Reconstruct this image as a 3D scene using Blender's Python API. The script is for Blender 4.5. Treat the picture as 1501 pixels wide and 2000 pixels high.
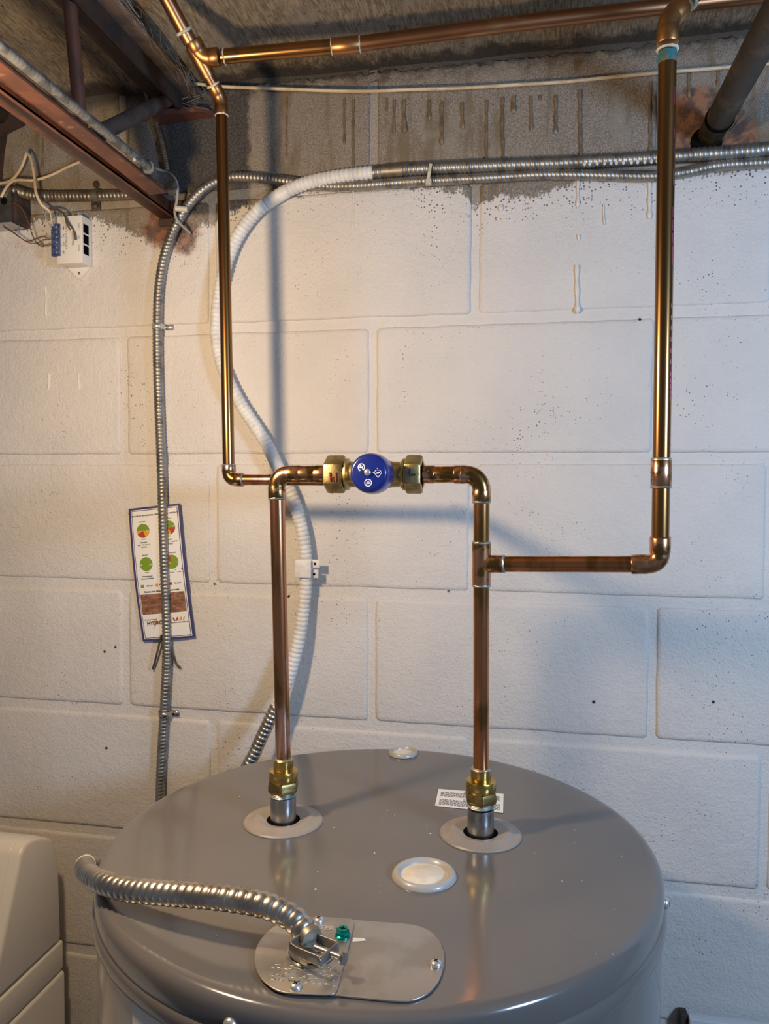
import bpy, bmesh, math, random
from mathutils import Vector, Matrix, noise as mnoise
R = math.radians
random.seed(7)
for o in list(bpy.data.objects): bpy.data.objects.remove(o)
sc = bpy.context.scene
col = sc.collection
ZO = 1.846                      # height of the local origin (a bed joint at eye level) above the floor

# ---------------------------------------------------------------- camera
F = 1530.0; YAW = 0.19306; PIT = 0.035; ROL = 0.00425
CAM = Vector((0.2444, -1.15394, -0.03887))
_f = Vector((-math.sin(YAW), math.cos(YAW), 0)); _r = Vector((math.cos(YAW), math.sin(YAW), 0)); _u = Vector((0, 0, 1))
FW = _f*math.cos(PIT) - _u*math.sin(PIT); _u2 = _u*math.cos(PIT) + _f*math.sin(PIT)
RT = _r*math.cos(ROL) + _u2*math.sin(ROL); UP = _u2*math.cos(ROL) - _r*math.sin(ROL)
cd = bpy.data.cameras.new('camera'); cam = bpy.data.objects.new('camera', cd); col.objects.link(cam)
cd.sensor_fit = 'VERTICAL'; cd.sensor_height = 24.0; cd.lens = F/2000*24.0; cd.clip_start = 0.02
m = Matrix((RT, UP, -FW)).transposed().to_4x4(); m.translation = CAM
cam.matrix_world = m
sc.camera = cam

# ---------------------------------------------------------------- world, lights, exposure
w = bpy.data.worlds.new('world'); sc.world = w; w.use_nodes = True
bg = w.node_tree.nodes['Background']; bg.inputs[0].default_value = (0.72, 0.80, 1.0, 1); bg.inputs[1].default_value = 0.13
def lamp(name, kind, loc, energy, color, **kw):
    l = bpy.data.lights.new(name, kind); l.energy = energy; l.color = color
    for k, v in kw.items(): setattr(l, k, v)
    o = bpy.data.objects.new(name, l); o.location = loc; col.objects.link(o); return o
def aim(o, t):
    o.rotation_euler = (Vector(t) - o.location).to_track_quat('-Z', 'Y').to_euler()
lamp('bulb_light', 'POINT', (-0.235, -0.63, 0.125), 15.0, (1.0, 0.74, 0.46), shadow_soft_size=0.028)
lamp('cool_light', 'POINT', (1.06, -1.02, 0.08), 47, (0.45, 0.67, 1.0), shadow_soft_size=0.10)
sc.view_settings.view_transform = 'Standard'; sc.view_settings.look = 'None'
sc.view_settings.gamma = 1.0; sc.view_settings.use_curve_mapping = False
sc.view_settings.exposure = 0.0

# ---------------------------------------------------------------- measuring helpers (a sight line met with a real plane)
def ray(u, v): return FW + RT*((u-750.5)/F) - UP*((v-1000)/F)
def hit(u, v, ax, val):
    d = ray(u, v); t = (val-CAM[ax])/d[ax]; return CAM + d*t
def HY(u, v, y=0.0): return hit(u, v, 1, y)
def HZ(u, v, z): return hit(u, v, 2, z)
def HX(u, v, x): return hit(u, v, 0, x)

# ---------------------------------------------------------------- materials
def N(nt, t, **kw):
    n = nt.nodes.new(t)
    for k, v in kw.items(): setattr(n, k, v)
    return n
def newmat(name):
    mt = bpy.data.materials.new(name); mt.use_nodes = True
    return mt, mt.node_tree, mt.node_tree.nodes['Principled BSDF']
def pos(nt, scale=(1, 1, 1)):
    g = N(nt, 'ShaderNodeNewGeometry'); mp = N(nt, 'ShaderNodeMapping')
    mp.inputs['Location'].default_value = (0, 0, -ZO*scale[2]); mp.inputs['Scale'].default_value = scale
    nt.links.new(g.outputs['Position'], mp.inputs['Vector']); return mp.outputs[0]
def noise(nt, vec, scale, detail=4, rough=.55):
    n = N(nt, 'ShaderNodeTexNoise'); n.inputs['Scale'].default_value = scale; n.inputs['Detail'].default_value = detail
    n.inputs['Roughness'].default_value = rough; nt.links.new(vec, n.inputs['Vector']); return n.outputs['Fac']
def ramp(nt, fac, lo, hi, a=0.0, b=1.0, smooth=True):
    n = N(nt, 'ShaderNodeMapRange'); n.interpolation_type = 'SMOOTHSTEP' if smooth else 'LINEAR'
    n.inputs['From Min'].default_value = lo; n.inputs['From Max'].default_value = hi
    n.inputs['To Min'].default_value = a; n.inputs['To Max'].default_value = b
    nt.links.new(fac, n.inputs['Value']); return n.outputs[0]
def math_(nt, op, a, b=None, clamp=False):
    n = N(nt, 'ShaderNodeMath', operation=op); n.use_clamp = clamp
    for i, x in enumerate((a, b)):
        if x is None: continue
        if isinstance(x, (int, float)): n.inputs[i].default_value = x
        else: nt.links.new(x, n.inputs[i])
    return n.outputs[0]
def mixc(nt, fac, a, b, mode='MIX'):
    n = N(nt, 'ShaderNodeMix', data_type='RGBA', blend_type=mode)
    if isinstance(fac, (int, float)): n.inputs['Factor'].default_value = fac
    else: nt.links.new(fac, n.inputs['Factor'])
    for s, x in (('A', a), ('B', b)):
        i = [q for q in n.inputs if q.name == s and q.type == 'RGBA'][0]
        if isinstance(x, tuple): i.default_value = (*x, 1)
        else: nt.links.new(x, i)
    return [q for q in n.outputs if q.type == 'RGBA'][0]
def bump(nt, h, strength, dist, normal=None):
    n = N(nt, 'ShaderNodeBump'); n.inputs['Strength'].default_value = strength; n.inputs['Distance'].default_value = dist
    nt.links.new(h, n.inputs['Height'])
    if normal: nt.links.new(normal, n.inputs['Normal'])
    return n.outputs[0]
def S(name, c, rough=.5, metal=0.0, c2=None, ns=20, lo=.45, hi=.6, c3=None, ns3=90, lo3=.55, hi3=.68, bs=None, bd=.0004, stretch=(1, 1, 1), coat=0.0, r2=None, spec=None, detail=4):
    mt, nt, b = newmat(name)
    b.inputs['Roughness'].default_value = rough; b.inputs['Metallic'].default_value = metal
    if coat: b.inputs['Coat Weight'].default_value = coat; b.inputs['Coat Roughness'].default_value = .12
    if spec is not None: b.inputs['Specular IOR Level'].default_value = spec
    b.inputs['Base Color'].default_value = (*c, 1)
    if c2 or bs:
        v = pos(nt, stretch)
        if c2:
            f = ramp(nt, noise(nt, v, ns, detail), lo, hi); cc = mixc(nt, f, c, c2)
            if r2 is not None: nt.links.new(ramp(nt, f, 0, 1, rough, r2), b.inputs['Roughness'])
            if c3: cc = mixc(nt, ramp(nt, noise(nt, v, ns3, 5), lo3, hi3), cc, c3)
            nt.links.new(cc, b.inputs['Base Color'])
        if bs: nt.links.new(bump(nt, noise(nt, v, bs, 3), .6, bd), b.inputs['Normal'])
    return mt

def pathmask(nt, xz, pts, r, soft, nz):
    """blobs: 1 inside noisy circles (x, z, radius) on the wall"""
    out = None
    sx, sz = xz
    for (px, pz, rr) in pts:
        dx = math_(nt, 'SUBTRACT', sx, px); dz = math_(nt, 'SUBTRACT', sz, pz)
        d = math_(nt, 'SQRT', math_(nt, 'ADD', math_(nt, 'MULTIPLY', dx, dx), math_(nt, 'MULTIPLY', dz, dz)))
        d = math_(nt, 'ADD', d, nz)
        mk = ramp(nt, d, rr-soft, rr+soft, 1, 0)
        out = mk if out is None else math_(nt, 'MAXIMUM', out, mk)
    return out

EDGE = [(-.9, .383), (-0.625, 0.383), (-0.541, 0.388), (-0.459, 0.386), (-0.397, 0.360), (-0.353, 0.345), (-0.318, 0.345), (-0.267, 0.362), (-0.233, 0.376), (-0.2, 0.384), (-0.15, 0.396), (-0.07, 0.405), (0.024, 0.400), (0.13, 0.390), (0.148, 0.366), (0.165, 0.366), (0.18, .377), (0.233, 0.373), (0.275, 0.386), (0.296, 0.394), (0.414, 0.389), (0.546, 0.390), (.9, .39)]
def wall_material(name, mortar=False):
    mt, nt, b = newmat(name)
    p = pos(nt); sp = N(nt, 'ShaderNodeSeparateXYZ'); nt.links.new(p, sp.inputs[0])
    X, Z = sp.outputs['X'], sp.outputs['Z']
    fc = N(nt, 'ShaderNodeFloatCurve'); cv = fc.mapping.curves[0]
    pts = [((x+.9)/1.8, (z-.3)/.2) for x, z in EDGE]
    cv.points[0].location = pts[0]; cv.points[1].location = pts[-1]
    for q in pts[1:-1]: cv.points.new(*q)
    for q in cv.points: q.handle_type = 'VECTOR'
    fc.mapping.update()
    nt.links.new(ramp(nt, X, -.9, .9, 0, 1, False), fc.inputs['Value'])
    zb = math_(nt, 'ADD', math_(nt, 'MULTIPLY', fc.outputs[0], .2), .3)
    n1 = noise(nt, p, 45, 6, .7); n2 = noise(nt, pos(nt, (1, 1, .4)), 330, 4, .8)
    nz = math_(nt, 'ADD', math_(nt, 'MULTIPLY', math_(nt, 'SUBTRACT', n1, .5), .045), math_(nt, 'MULTIPLY', math_(nt, 'SUBTRACT', n2, .5), .034))
    above = math_(nt, 'ADD', math_(nt, 'SUBTRACT', Z, zb), nz)
    bare = ramp(nt, above, -.0022, .0022)
    # pinholes in the paint, more of them near the brushed edge and in patches
    vo = N(nt, 'ShaderNodeTexVoronoi'); vo.inputs['Scale'].default_value = 260; nt.links.new(p, vo.inputs['Vector'])
    patch = ramp(nt, noise(nt, p, 7, 5, .7), .42, .70, .05, .25)
    near = ramp(nt, above, -.07, -.0, 0, .16)
    thr = math_(nt, 'ADD', patch, near)
    pit = math_(nt, 'LESS_THAN', vo.outputs['Distance'], thr)
    vsel = N(nt, 'ShaderNodeSeparateColor'); nt.links.new(vo.outputs['Color'], vsel.inputs[0])
    pit = math_(nt, 'MULTIPLY', pit, math_(nt, 'GREATER_THAN', vsel.outputs[0], .66))
    # paint
    pa = mixc(nt, ramp(nt, noise(nt, p, 9, 4), .35, .7), (.71, .655, .60), (.66, .615, .57))
    pa = mixc(nt, ramp(nt, noise(nt, p, 420, 2), .62, .75, 0, .28), pa, (.50, .44, .38))
    pa = mixc(nt, pit, pa, (.13, .115, .10))
    # bare block: speckled aggregate, water stains, grime and painted gap shade near the slab
    ba = mixc(nt, ramp(nt, noise(nt, p, 620, 3, .75), .36, .64), (.145, .118, .092), (.36, .30, .24))
    st = noise(nt, pos(nt, (1, 1, .22)), 26, 5, .65)
    ba = mixc(nt, ramp(nt, st, .50, .64, 0, .85), ba, (.17, .125, .072))
    ba = mixc(nt, ramp(nt, noise(nt, p, 12, 5), .52, .66, 0, .55), ba, (.30, .26, .21))
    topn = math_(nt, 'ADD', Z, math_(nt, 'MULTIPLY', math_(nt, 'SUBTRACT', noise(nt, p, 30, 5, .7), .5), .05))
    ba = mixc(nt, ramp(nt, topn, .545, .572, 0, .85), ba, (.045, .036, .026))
    # a smooth tarry block left of the riser
    nn = math_(nt, 'MULTIPLY', math_(nt, 'SUBTRACT', n1, .5), .03)
    xl = math_(nt, 'ADD', X, math_(nt, 'MULTIPLY', Z, .13))
    tar = math_(nt, 'MULTIPLY', ramp(nt, math_(nt, 'ADD', xl, nn), -.286, -.279), ramp(nt, math_(nt, 'ADD', X, nn), -.199, -.190, 1, 0))
    tar = math_(nt, 'MULTIPLY', tar, ramp(nt, math_(nt, 'ADD', Z, nn), .372, .386))
    ba = mixc(nt, math_(nt, 'MULTIPLY', tar, .88), ba, mixc(nt, ramp(nt, noise(nt, p, 300, 3), .4, .65), (.022, .020, .021), (.075, .068, .066)))
    # rust where steel enters the wall
    rz = math_(nt, 'MULTIPLY', math_(nt, 'SUBTRACT', n1, .5), .05)
    r1 = pathmask(nt, (X, Z), [(-.335, .362, .034), (-.30, .345, .022)], 0, .008, rz)
    r2 = pathmask(nt, (X, Z), [(.455, .455, .052), (.49, .435, .042)], 0, .008, rz)
    rc = mixc(nt, ramp(nt, noise(nt, p, 60, 4), .42, .6), (.10, .045, .028), (.30, .12, .055))
    cc = mixc(nt, bare, pa, ba)
    cc = mixc(nt, math_(nt, 'MAXIMUM', math_(nt, 'MULTIPLY', r1, .85), math_(nt, 'MULTIPLY', r2, .85)), cc, rc)
    # drilled holes and scuffs in the paint
    holes = [HY(u, v) for u, v in ((204, 1273), (225, 1264), (208, 1461), (417, 1141), (1159, 1371), (1392, 1371), (1249, 623), (875, 1155), (563, 1165))]
    hm = pathmask(nt, (X, Z), [(h.x, h.z, .0022) for h in holes], 0, .0007, math_(nt, 'MULTIPLY', rz, .05))
    cc = mixc(nt, hm, cc, (.02, .017, .015))
    if mortar: cc = mixc(nt, .15, cc, (.75, .7, .64))
    nt.links.new(cc, b.inputs['Base Color'])
    nt.links.new(ramp(nt, bare, 0, 1, .55, .92), b.inputs['Roughness'])
    h = math_(nt, 'ADD', noise(nt, p, 240, 5, .7), math_(nt, 'MULTIPLY', noise(nt, p, 70, 3), .9))
    h = math_(nt, 'SUBTRACT', h, math_(nt, 'MULTIPLY', pit, 1.2))
    h = math_(nt, 'SUBTRACT', h, math_(nt, 'MULTIPLY', bare, .3))
    nt.links.new(bump(nt, h, .85, .0019), b.inputs['Normal'])
    return mt
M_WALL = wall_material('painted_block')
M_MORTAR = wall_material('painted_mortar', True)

def ceiling_material():
    mt, nt, b = newmat('board_marked_concrete')
    p = pos(nt); grain = noise(nt, pos(nt, (1, .12, 1)), 300, 6, .75)
    c = mixc(nt, ramp(nt, grain, .38, .62), (.125, .096, .064), (.30, .24, .168))
    c = mixc(nt, ramp(nt, noise(nt, p, 9, 5, .6), .5, .66, 0, .7), c, (.22, .185, .15))
    c = mixc(nt, ramp(nt, noise(nt, p, 55, 6, .75), .57, .68, 0, .8), c, (.035, .027, .02))
    sp = N(nt, 'ShaderNodeSeparateXYZ'); nt.links.new(p, sp.inputs[0])
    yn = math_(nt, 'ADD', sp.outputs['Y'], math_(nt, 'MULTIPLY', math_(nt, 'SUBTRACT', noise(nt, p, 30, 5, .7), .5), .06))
    c = mixc(nt, ramp(nt, yn, -.030, -.006, 0, .9), c, (.016, .012, .009))  # shade of the crack along the wall, painted into the slab colour
    nt.links.new(c, b.inputs['Base Color']); b.inputs['Roughness'].default_value = .9
    nt.links.new(bump(nt, math_(nt, 'ADD', grain, noise(nt, p, 60, 5)), .8, .004), b.inputs['Normal'])
    return mt
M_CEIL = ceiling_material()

M_COPPER = S('copper', (.68, .29, .13), .22, 1, (.30, .15, .05), 26, .45, .56, (.78, .44, .32), 42, .58, .64, stretch=(1, 1, .35), r2=.26)
M_COPPER_OLD = S('oxidised_copper', (.33, .16, .055), .25, 1, (.24, .13, .05), 12, .4, .6, (.22, .12, .06), 60, .58, .7, stretch=(1, 1, .3))
M_COPPER_DIM = S('dusty_copper', (.33, .155, .075), .38, 1, (.22, .11, .055), 18, .4, .65, (.40, .22, .11), 45, .6, .72, stretch=(.3, 1, 1))
M_FIT = S('copper_fitting', (.70, .35, .19), .24, 1, (.28, .16, .05), 52, .46, .53, (.84, .54, .43), 62, .56, .61)
M_FIT_OLD = S('old_copper_fitting', (.42, .20, .075), .38, 1, (.30, .17, .08), 50, .45, .6)
M_SOLDER = S('solder', (.46, .47, .44), .42, .85, (.22, .33, .29), 110, .5, .62, bs=300, bd=.0006)
M_FLUX = S('white_flux', (.62, .58, .48), .7, .1, (.40, .40, .32), 120, bs=350, bd=.0008)
M_VERDI = S('verdigris', (.03, .14, .15), .6, .2, (.22, .12, .06), 130, .5, .6)
M_BRASS = S('brass', (.66, .47, .16), .26, 1, (.46, .31, .08), 40, .42, .62)
M_BRASS_D = S('tarnished_brass', (.40, .30, .12), .36, 1, (.26, .19, .08), 60, .4, .6)
M_CASTBRASS = S('rough_cast_brass', (.62, .50, .24), .42, 1, (.42, .31, .13), 90, .4, .65, bs=500, bd=.0003)
M_STEEL = S('galvanised_nipple', (.46, .47, .48), .28, 1, (.34, .35, .36), 60)
M_ZINC = S('zinc_screw', (.66, .66, .64), .30, .75)
M_FLEX = S('galvanised_flex', (.36, .34, .31), .44, .9, (.22, .20, .18), 60, .45, .65)
M_FLEX_BRIGHT = S('bright_flex', (.56, .53, .48), .34, 1, (.42, .38, .33), 50)
M_SADDLE = S('cast_zinc', (.34, .31, .27), .42, .9, (.24, .21, .18), 90, bs=400, bd=.0003)
M_FLEX_DULL = S('dull_flex', (.30, .27, .22), .48, .9, (.20, .17, .14), 70, .45, .65)
M_WHITEPAINT = S('white_overpaint', (.72, .70, .66), .5, 0, (.62, .60, .57), 60, bs=300, bd=.0003)
M_TANK = S('grey_enamel', (.118, .106, .099), .16, 0, (.126, .114, .106), 5, .4, .6, coat=.3, spec=.5)
M_COLLAR = S('grey_plastic', (.30, .262, .225), .42, 0, (.27, .235, .205), 30)
M_BLACK = S('black', (.006, .006, .006), .9, spec=0.0)
M_RIM = S('milky_rim', (.40, .38, .35), .35, coat=.3)
M_PLUG = S('cream_plastic', (.72, .66, .55), .45, 0, (.62, .58, .50), 60)
M_PLATE = S('sheet_steel', (.50, .48, .45), .38, .9, (.40, .38, .35), 25, .4, .6, (.60, .58, .55), 9, .55, .7)
M_STAMP = S('stamped_steel', (.85, .84, .80), .25, 1)
M_GREEN = S('green_screw', (.0, .30, .24), .22, .8)
M_PAPER = S('paper', (.80, .78, .75), .6)
M_INK = S('black_ink', (.03, .03, .035), .6)
M_REDINK = S('red_ink', (.38, .035, .02), .6)
M_BLUECAP = S('blue_enamel', (.006, .018, .185), .30, 0, coat=.4)
M_WHITEINK = S('white_ink', (.80, .82, .86), .5)
M_RUSTSTEEL = S('red_primed_steel', (.135, .048, .028), .60, .1, (.085, .034, .022), 22, .4, .6, (.19, .10, .06), 80, .6, .7, bs=200, bd=.0005)
M_DARKSTEEL = S('dark_rusty_steel', (.060, .032, .024), .7, .1, (.03, .024, .022), 30, bs=120, bd=.001)
M_DUSTY = S('dust_covered_steel', (.085, .062, .054), .85, 0, (.05, .04, .038), 40, bs=300, bd=.001)
M_DUSTBLUE = S('dusty_grey_cable', (.115, .115, .112), .85, 0, (.055, .055, .055), 60, bs=250, bd=.0008)
M_OLDBAR = S('old_dark_bar', (.030, .021, .012), .5, .3, (.075, .055, .030), 30, .5, .65, (.02, .016, .013), 60, bs=150, bd=.001)
M_COB = S('cobweb', (.22, .21, .20), .9)
M_WIRE = S('cream_wire', (.62, .50, .34), .55, 0, (.50, .38, .24), 30)
M_GREYWIRE = S('grey_wire', (.28, .27, .25), .6)
M_BRNWIRE = S('brown_wire', (.13, .055, .03), .5)
M_GRNWIRE = S('green_wire', (.05, .075, .045), .5)
M_WASHER = S('washer_enamel', (.80, .76, .70), .32, 0, coat=.2)
M_WASHER_S = S('washer_side', (.80, .755, .69), .38, 0, coat=.1)
M_METER = S('meter_plastic', (.72, .68, .62), .45)
M_TERM = S('blue_terminal', (.03, .045, .13), .4, 0, (.09, .12, .22), 300)
M_NAVY = S('navy_print', (.05, .042, .14), .5)
M_PG = S('print_green', (.19, .30, .02), .5); M_PR = S('print_red', (.42, .05, .02), .5); M_PO = S('print_orange', (.72, .36, .02), .5)
M_BR1 = S('print_brick', (.24, .10, .055), .6, 0, (.16, .065, .035), 150); M_BR2 = S('print_brick_light', (.33, .16, .10), .6, 0, (.24, .11, .07), 150)
M_CAUT = S('caution_red', (.42, .12, .07), .5)
M_FLOOR = S('concrete_floor', (.20, .19, .175), .8, 0, (.14, .13, .12), 8, bs=100, bd=.001)
M_DRIP = S('tar_drip', (.20, .145, .085), .4, 0, (.14, .10, .06), 60)
M_DRIPW = S('painted_drip', (.70, .65, .58), .5)
M_YEL = S('pine_shim', (.42, .31, .16), .8, 0, (.30, .20, .10), 50)
M_TWIG = S('olive_cable', (.05, .042, .022), .6, 0, (.12, .10, .055), 90)
M_BOARD = S('white_board', (.60, .60, .60), .5)
M_TIE = S('nylon_tie', (.50, .46, .38), .5)

# ---------------------------------------------------------------- mesh helpers
class MB:
    def __init__(s): s.v = []; s.f = []; s.sm = []
    def add(s, vs, fs, smooth=True):
        b = len(s.v); s.v += [Vector(q) for q in vs]
        s.f += [tuple(b+i for i in q) for q in fs]; s.sm += [smooth]*len(fs); return s
    def tube(s, pts, r, n=16, cap=True, r2=None, up=None):
        """sweep; r a number or list; r2 second half-width for flat straps"""
        pts = [Vector(q) for q in pts]; k = len(pts)
        rr = r if isinstance(r, (list, tuple)) else [r]*k
        T = []
        for i in range(k):
            d = pts[min(i+1, k-1)] - pts[max(i-1, 0)]
            T.append(d.normalized() if d.length > 1e-9 else Vector((0, 0, 1)))
        a = Vector(up) if up else (Vector((0, 0, 1)) if abs(T[0].z) < .9 else Vector((0, -1, 0)))
        x = (a - T[0]*a.dot(T[0])).normalized(); vs = []; fs = []
        for i in range(k):
            x = (x - T[i]*x.dot(T[i])).normalized(); y = T[i].cross(x)
            for j in range(n):
                t = 2*math.pi*j/n + (math.pi/4 if n == 4 else 0); q = rr[i]
                q = q(t) if callable(q) else q
                vs.append(pts[i] + x*(math.cos(t)*(q if r2 is None else q)) + y*(math.sin(t)*(q if r2 is None else r2)))
        for i in range(k-1):
            for j in range(n): fs.append((i*n+j, i*n+(j+1) % n, (i+1)*n+(j+1) % n, (i+1)*n+j))
        if cap: fs.append(tuple(reversed(range(n)))); fs.append(tuple((k-1)*n+j for j in range(n)))
        return s.add(vs, fs, n > 4)
    def lathe(s, prof, o=(0, 0, 0), ax=(0, 0, 1), n=32, ref=None, smooth=True):
        o = Vector(o); ax = Vector(ax).normalized()
        a = Vector(ref) if ref else (Vector((1, 0, 0)) if abs(ax.x) < .9 else Vector((0, 0, 1)))
        x = (a-ax*a.dot(ax)).normalized(); y = ax.cross(x); vs = []; fs = []; k = len(prof)
        for r, h in prof:
            for j in range(n):
                t = 2*math.pi*j/n; vs.append(o + ax*h + (x*math.cos(t)+y*math.sin(t))*max(r, 1e-6))
        for i in range(k-1):
            for j in range(n): fs.append((i*n+j, i*n+(j+1) % n, (i+1)*n+(j+1) % n, (i+1)*n+j))
        return s.add(vs, fs, smooth)
    def prism(s, poly, ext, smooth=False):
        poly = [Vector(q) for q in poly]; e = Vector(ext); n = len(poly)
        nrm = Vector((0, 0, 0))
        for i in range(n): nrm += poly[i].cross(poly[(i+1) % n])
        if nrm.dot(e) > 0: poly = poly[::-1]
        vs = poly + [q+e for q in poly]
        fs = [tuple(range(n)), tuple(reversed(range(n, 2*n)))]
        fs += [(i, i+n, (i+1) % n+n, (i+1) % n) for i in range(n)]
        return s.add(vs, fs, smooth)
    def box(s, a, b):
        (x0, y0, z0), (x1, y1, z1) = a, b
        x0, x1 = min(x0, x1), max(x0, x1); y0, y1 = min(y0, y1), max(y0, y1); z0, z1 = min(z0, z1), max(z0, z1)
        return s.prism([(x0, y0, z0), (x1, y0, z0), (x1, y1, z0), (x0, y1, z0)], (0, 0, z1-z0))
    def sphere(s, c, r, n=12, sc3=(1, 1, 1)):
        c = Vector(c); pr = []; k = max(4, n//2)
        for i in range(k+1):
            t = math.pi*i/k; pr.append((math.sin(t)*r, -math.cos(t)*r))
        b = len(s.v); s.lathe(pr, (0, 0, 0), (0, 0, 1), n)
        for i in range(b, len(s.v)): q = s.v[i]; s.v[i] = Vector((q.x*sc3[0], q.y*sc3[1], q.z*sc3[2])) + c
        return s
    def build(s, name, mat, parent=None, ang=38, bev=0, label=None):
        me = bpy.data.meshes.new(name)
        off = parent_off(parent)
        me.from_pydata([tuple(q-off) for q in s.v], [], s.f)
        me.polygons.foreach_set('use_smooth', s.sm)
        me.materials.append(mat)
        if bev:
            bm = bmesh.new(); bm.from_mesh(me); bmesh.ops.remove_doubles(bm, verts=bm.verts, dist=1e-6)
            es = [e for e in bm.edges if len(e.link_faces) == 2 and e.calc_face_angle(0) > .5]
            bmesh.ops.bevel(bm, geom=es, offset=bev, segments=3, affect='EDGES', profile=.5, clamp_overlap=True)
            for f in bm.faces: f.smooth = True
            bm.to_mesh(me); bm.free()
        me.update()
        if any(q.use_smooth for q in me.polygons): me.set_sharp_from_angle(angle=R(ang))
        o = bpy.data.objects.new(name, me); col.objects.link(o)
        if parent: o.parent = parent
        if label: o['label'] = label
        return o
OFF = {}
def parent_off(p):
    if p is None: return Vector((0, 0, 0))
    return OFF.get(p.name, Vector((0, 0, 0)))
def thing(name, loc, label, cat, group=None):
    o = bpy.data.objects.new(name, None); col.objects.link(o); o.location = loc; o.empty_display_size = .02
    OFF[o.name] = Vector(loc); o['label'] = label; o['category'] = cat
    if group: o['group'] = group
    return o
def tag(o, label, cat, group=None, kind=None):
    o['label'] = label; o['category'] = cat
    if group: o['group'] = group
    if kind: o['kind'] = kind
    return o
def sub(o, parent):                                     # remember the origin of a part that has sub-parts
    OFF[o.name] = parent_off(parent); return o

def smoothpath(pts, step):
    pts = [Vector(q) for q in pts]; P = [pts[0]*2-pts[1]] + pts + [pts[-1]*2-pts[-2]]; dense = []
    for i in range(1, len(P)-2):
        a, b, c, d = P[i-1:i+3]
        for k in range(24):
            t = k/24; dense.append(.5*((2*b)+(c-a)*t+(2*a-5*b+4*c-d)*t*t+(3*b-a-3*c+d)*t**3))
    dense.append(pts[-1]); L = [0]
    for i in range(1, len(dense)): L.append(L[-1]+(dense[i]-dense[i-1]).length)
    n = max(2, round(L[-1]/step)); out = []; j = 0
    for i in range(n+1):
        s_ = L[-1]*i/n
        while j < len(L)-2 and L[j+1] < s_: j += 1
        f = (s_-L[j])/max(1e-9, L[j+1]-L[j]); out.append(dense[j].lerp(dense[j+1], min(1, f)))
    return out
def flex(mb, pts, r, pitch, depth=.17, n=14, ph=0):
    """spiral-wound armour: the radius follows a helix along the path"""
    path = smoothpath(pts, pitch/8)
    L = 0; vs = []
    rr = []
    for i, q in enumerate(path):
        if i: L += (q-path[i-1]).length
        def f(t, L=L):
            x = (L/pitch + t/(2*math.pi)*0.5 + ph) % 1.0 if False else (L/pitch + .12*math.sin(t)) % 1.0
            k = max(0.0, math.sin(math.pi*x))**.32
            return r*(1-depth*(1-k))
        rr.append(f)
    return mb.tube(path, rr, n)
def arc(c, a, b, rad, n=8):
    """round the corner c between directions a (incoming point side) and b"""
    c = Vector(c); a = Vector(a).normalized(); b = Vector(b).normalized()
    ang = a.angle(b); t = rad/math.tan(ang/2); p0 = c+a*t; p1 = c+b*t
    bis = (a+b).normalized(); o = c+bis*(rad/math.sin(ang/2)); out = []
    v0 = p0-o; v1 = p1-o; th = v0.angle(v1)
    for i in range(n+1):
        k = i/n; out.append(o + (v0*math.sin((1-k)*th)+v1*math.sin(k*th))/math.sin(th))
    return out
def textmesh(body, size, frame, align='CENTER', bold=0.0, sx=1.0):
    """flat letters as vertices/faces placed by frame(x, y)"""
    cu = bpy.data.curves.new('t', 'FONT'); cu.body = body; cu.size = size; cu.align_x = align; cu.align_y = 'CENTER'; cu.offset = bold; cu.resolution_u = 3
    o = bpy.data.objects.new('t', cu); col.objects.link(o)
    me = bpy.data.meshes.new_from_object(o)
    vs = [frame(q.co.x*sx, q.co.y) for q in me.vertices]; fs = [tuple(p.vertices) for p in me.polygons]
    bpy.data.objects.remove(o); bpy.data.curves.remove(cu); bpy.data.meshes.remove(me)
    return vs, fs

# ================================================================ THE ROOM
H = .2032
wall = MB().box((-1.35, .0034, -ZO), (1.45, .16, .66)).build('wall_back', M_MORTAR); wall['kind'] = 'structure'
def block_mesh(k, wd=.3955, hh=.1885):
    rnd = random.Random(k); P = []
    def side_(x0, z0, x1, z1, n):
        for i in range(n): t = i/n; P.append((x0+(x1-x0)*t, z0+(z1-z0)*t))
    x, z = wd/2, hh/2; c = .004
    side_(-x+c, -z, x-c, -z, 14); side_(x-c, -z, x, -z+c, 1); side_(x, -z+c, x, z-c, 7); side_(x, z-c, x-c, z, 1)
    side_(x-c, z, -x+c, z, 14); side_(-x+c, z, -x, z-c, 1); side_(-x, z-c, -x, -z+c, 7); side_(-x, -z+c, -x+c, -z, 1)
    n = len(P); vs = []; fs = []
    for ring_, (ins, y) in enumerate(((0, .015), (0, -.0105), (.0014, -.0133), (.0036, -.0147), (.0068, -.0150))):
        for i, (px, pz) in enumerate(P):
            w = (.0016 if ring_ else 0)*mnoise.noise(Vector((px*28+k*7.3, pz*28, k*3.1)))
            l = ins + w; vs.append((px - l*math.copysign(1, px)*(1 if abs(px) > x-c*1.5 else 0) , y, pz - l*math.copysign(1, pz)*(1 if abs(pz) > z-c*1.5 else 0)))
    for q in range(4):
        for i in range(n): fs.append((q*n+i, q*n+(i+1) % n, (q+1)*n+(i+1) % n, (q+1)*n+i))
    fs.append(tuple(4*n+i for i in range(n)))
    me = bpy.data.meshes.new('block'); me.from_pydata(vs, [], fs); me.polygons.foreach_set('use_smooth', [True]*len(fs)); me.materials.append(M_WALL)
    return me
BM = [block_mesh(k) for k in range(5)]
rnd = random.Random(3)
for k in range(-9, 3):
    off = 0 if k % 2 == 0 else H-.0523
    hh = H
    for n in range(-3, 4):
        x0 = off + n*2*H; xc = x0 + H
        if xc < -1.33 or xc > 1.40: continue
        o = bpy.data.objects.new('block', rnd.choice(BM)); col.objects.link(o); o.parent = wall
        o.location = (xc, .0150 + rnd.uniform(-.0007, .0007), (k+.5)*H)
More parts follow.
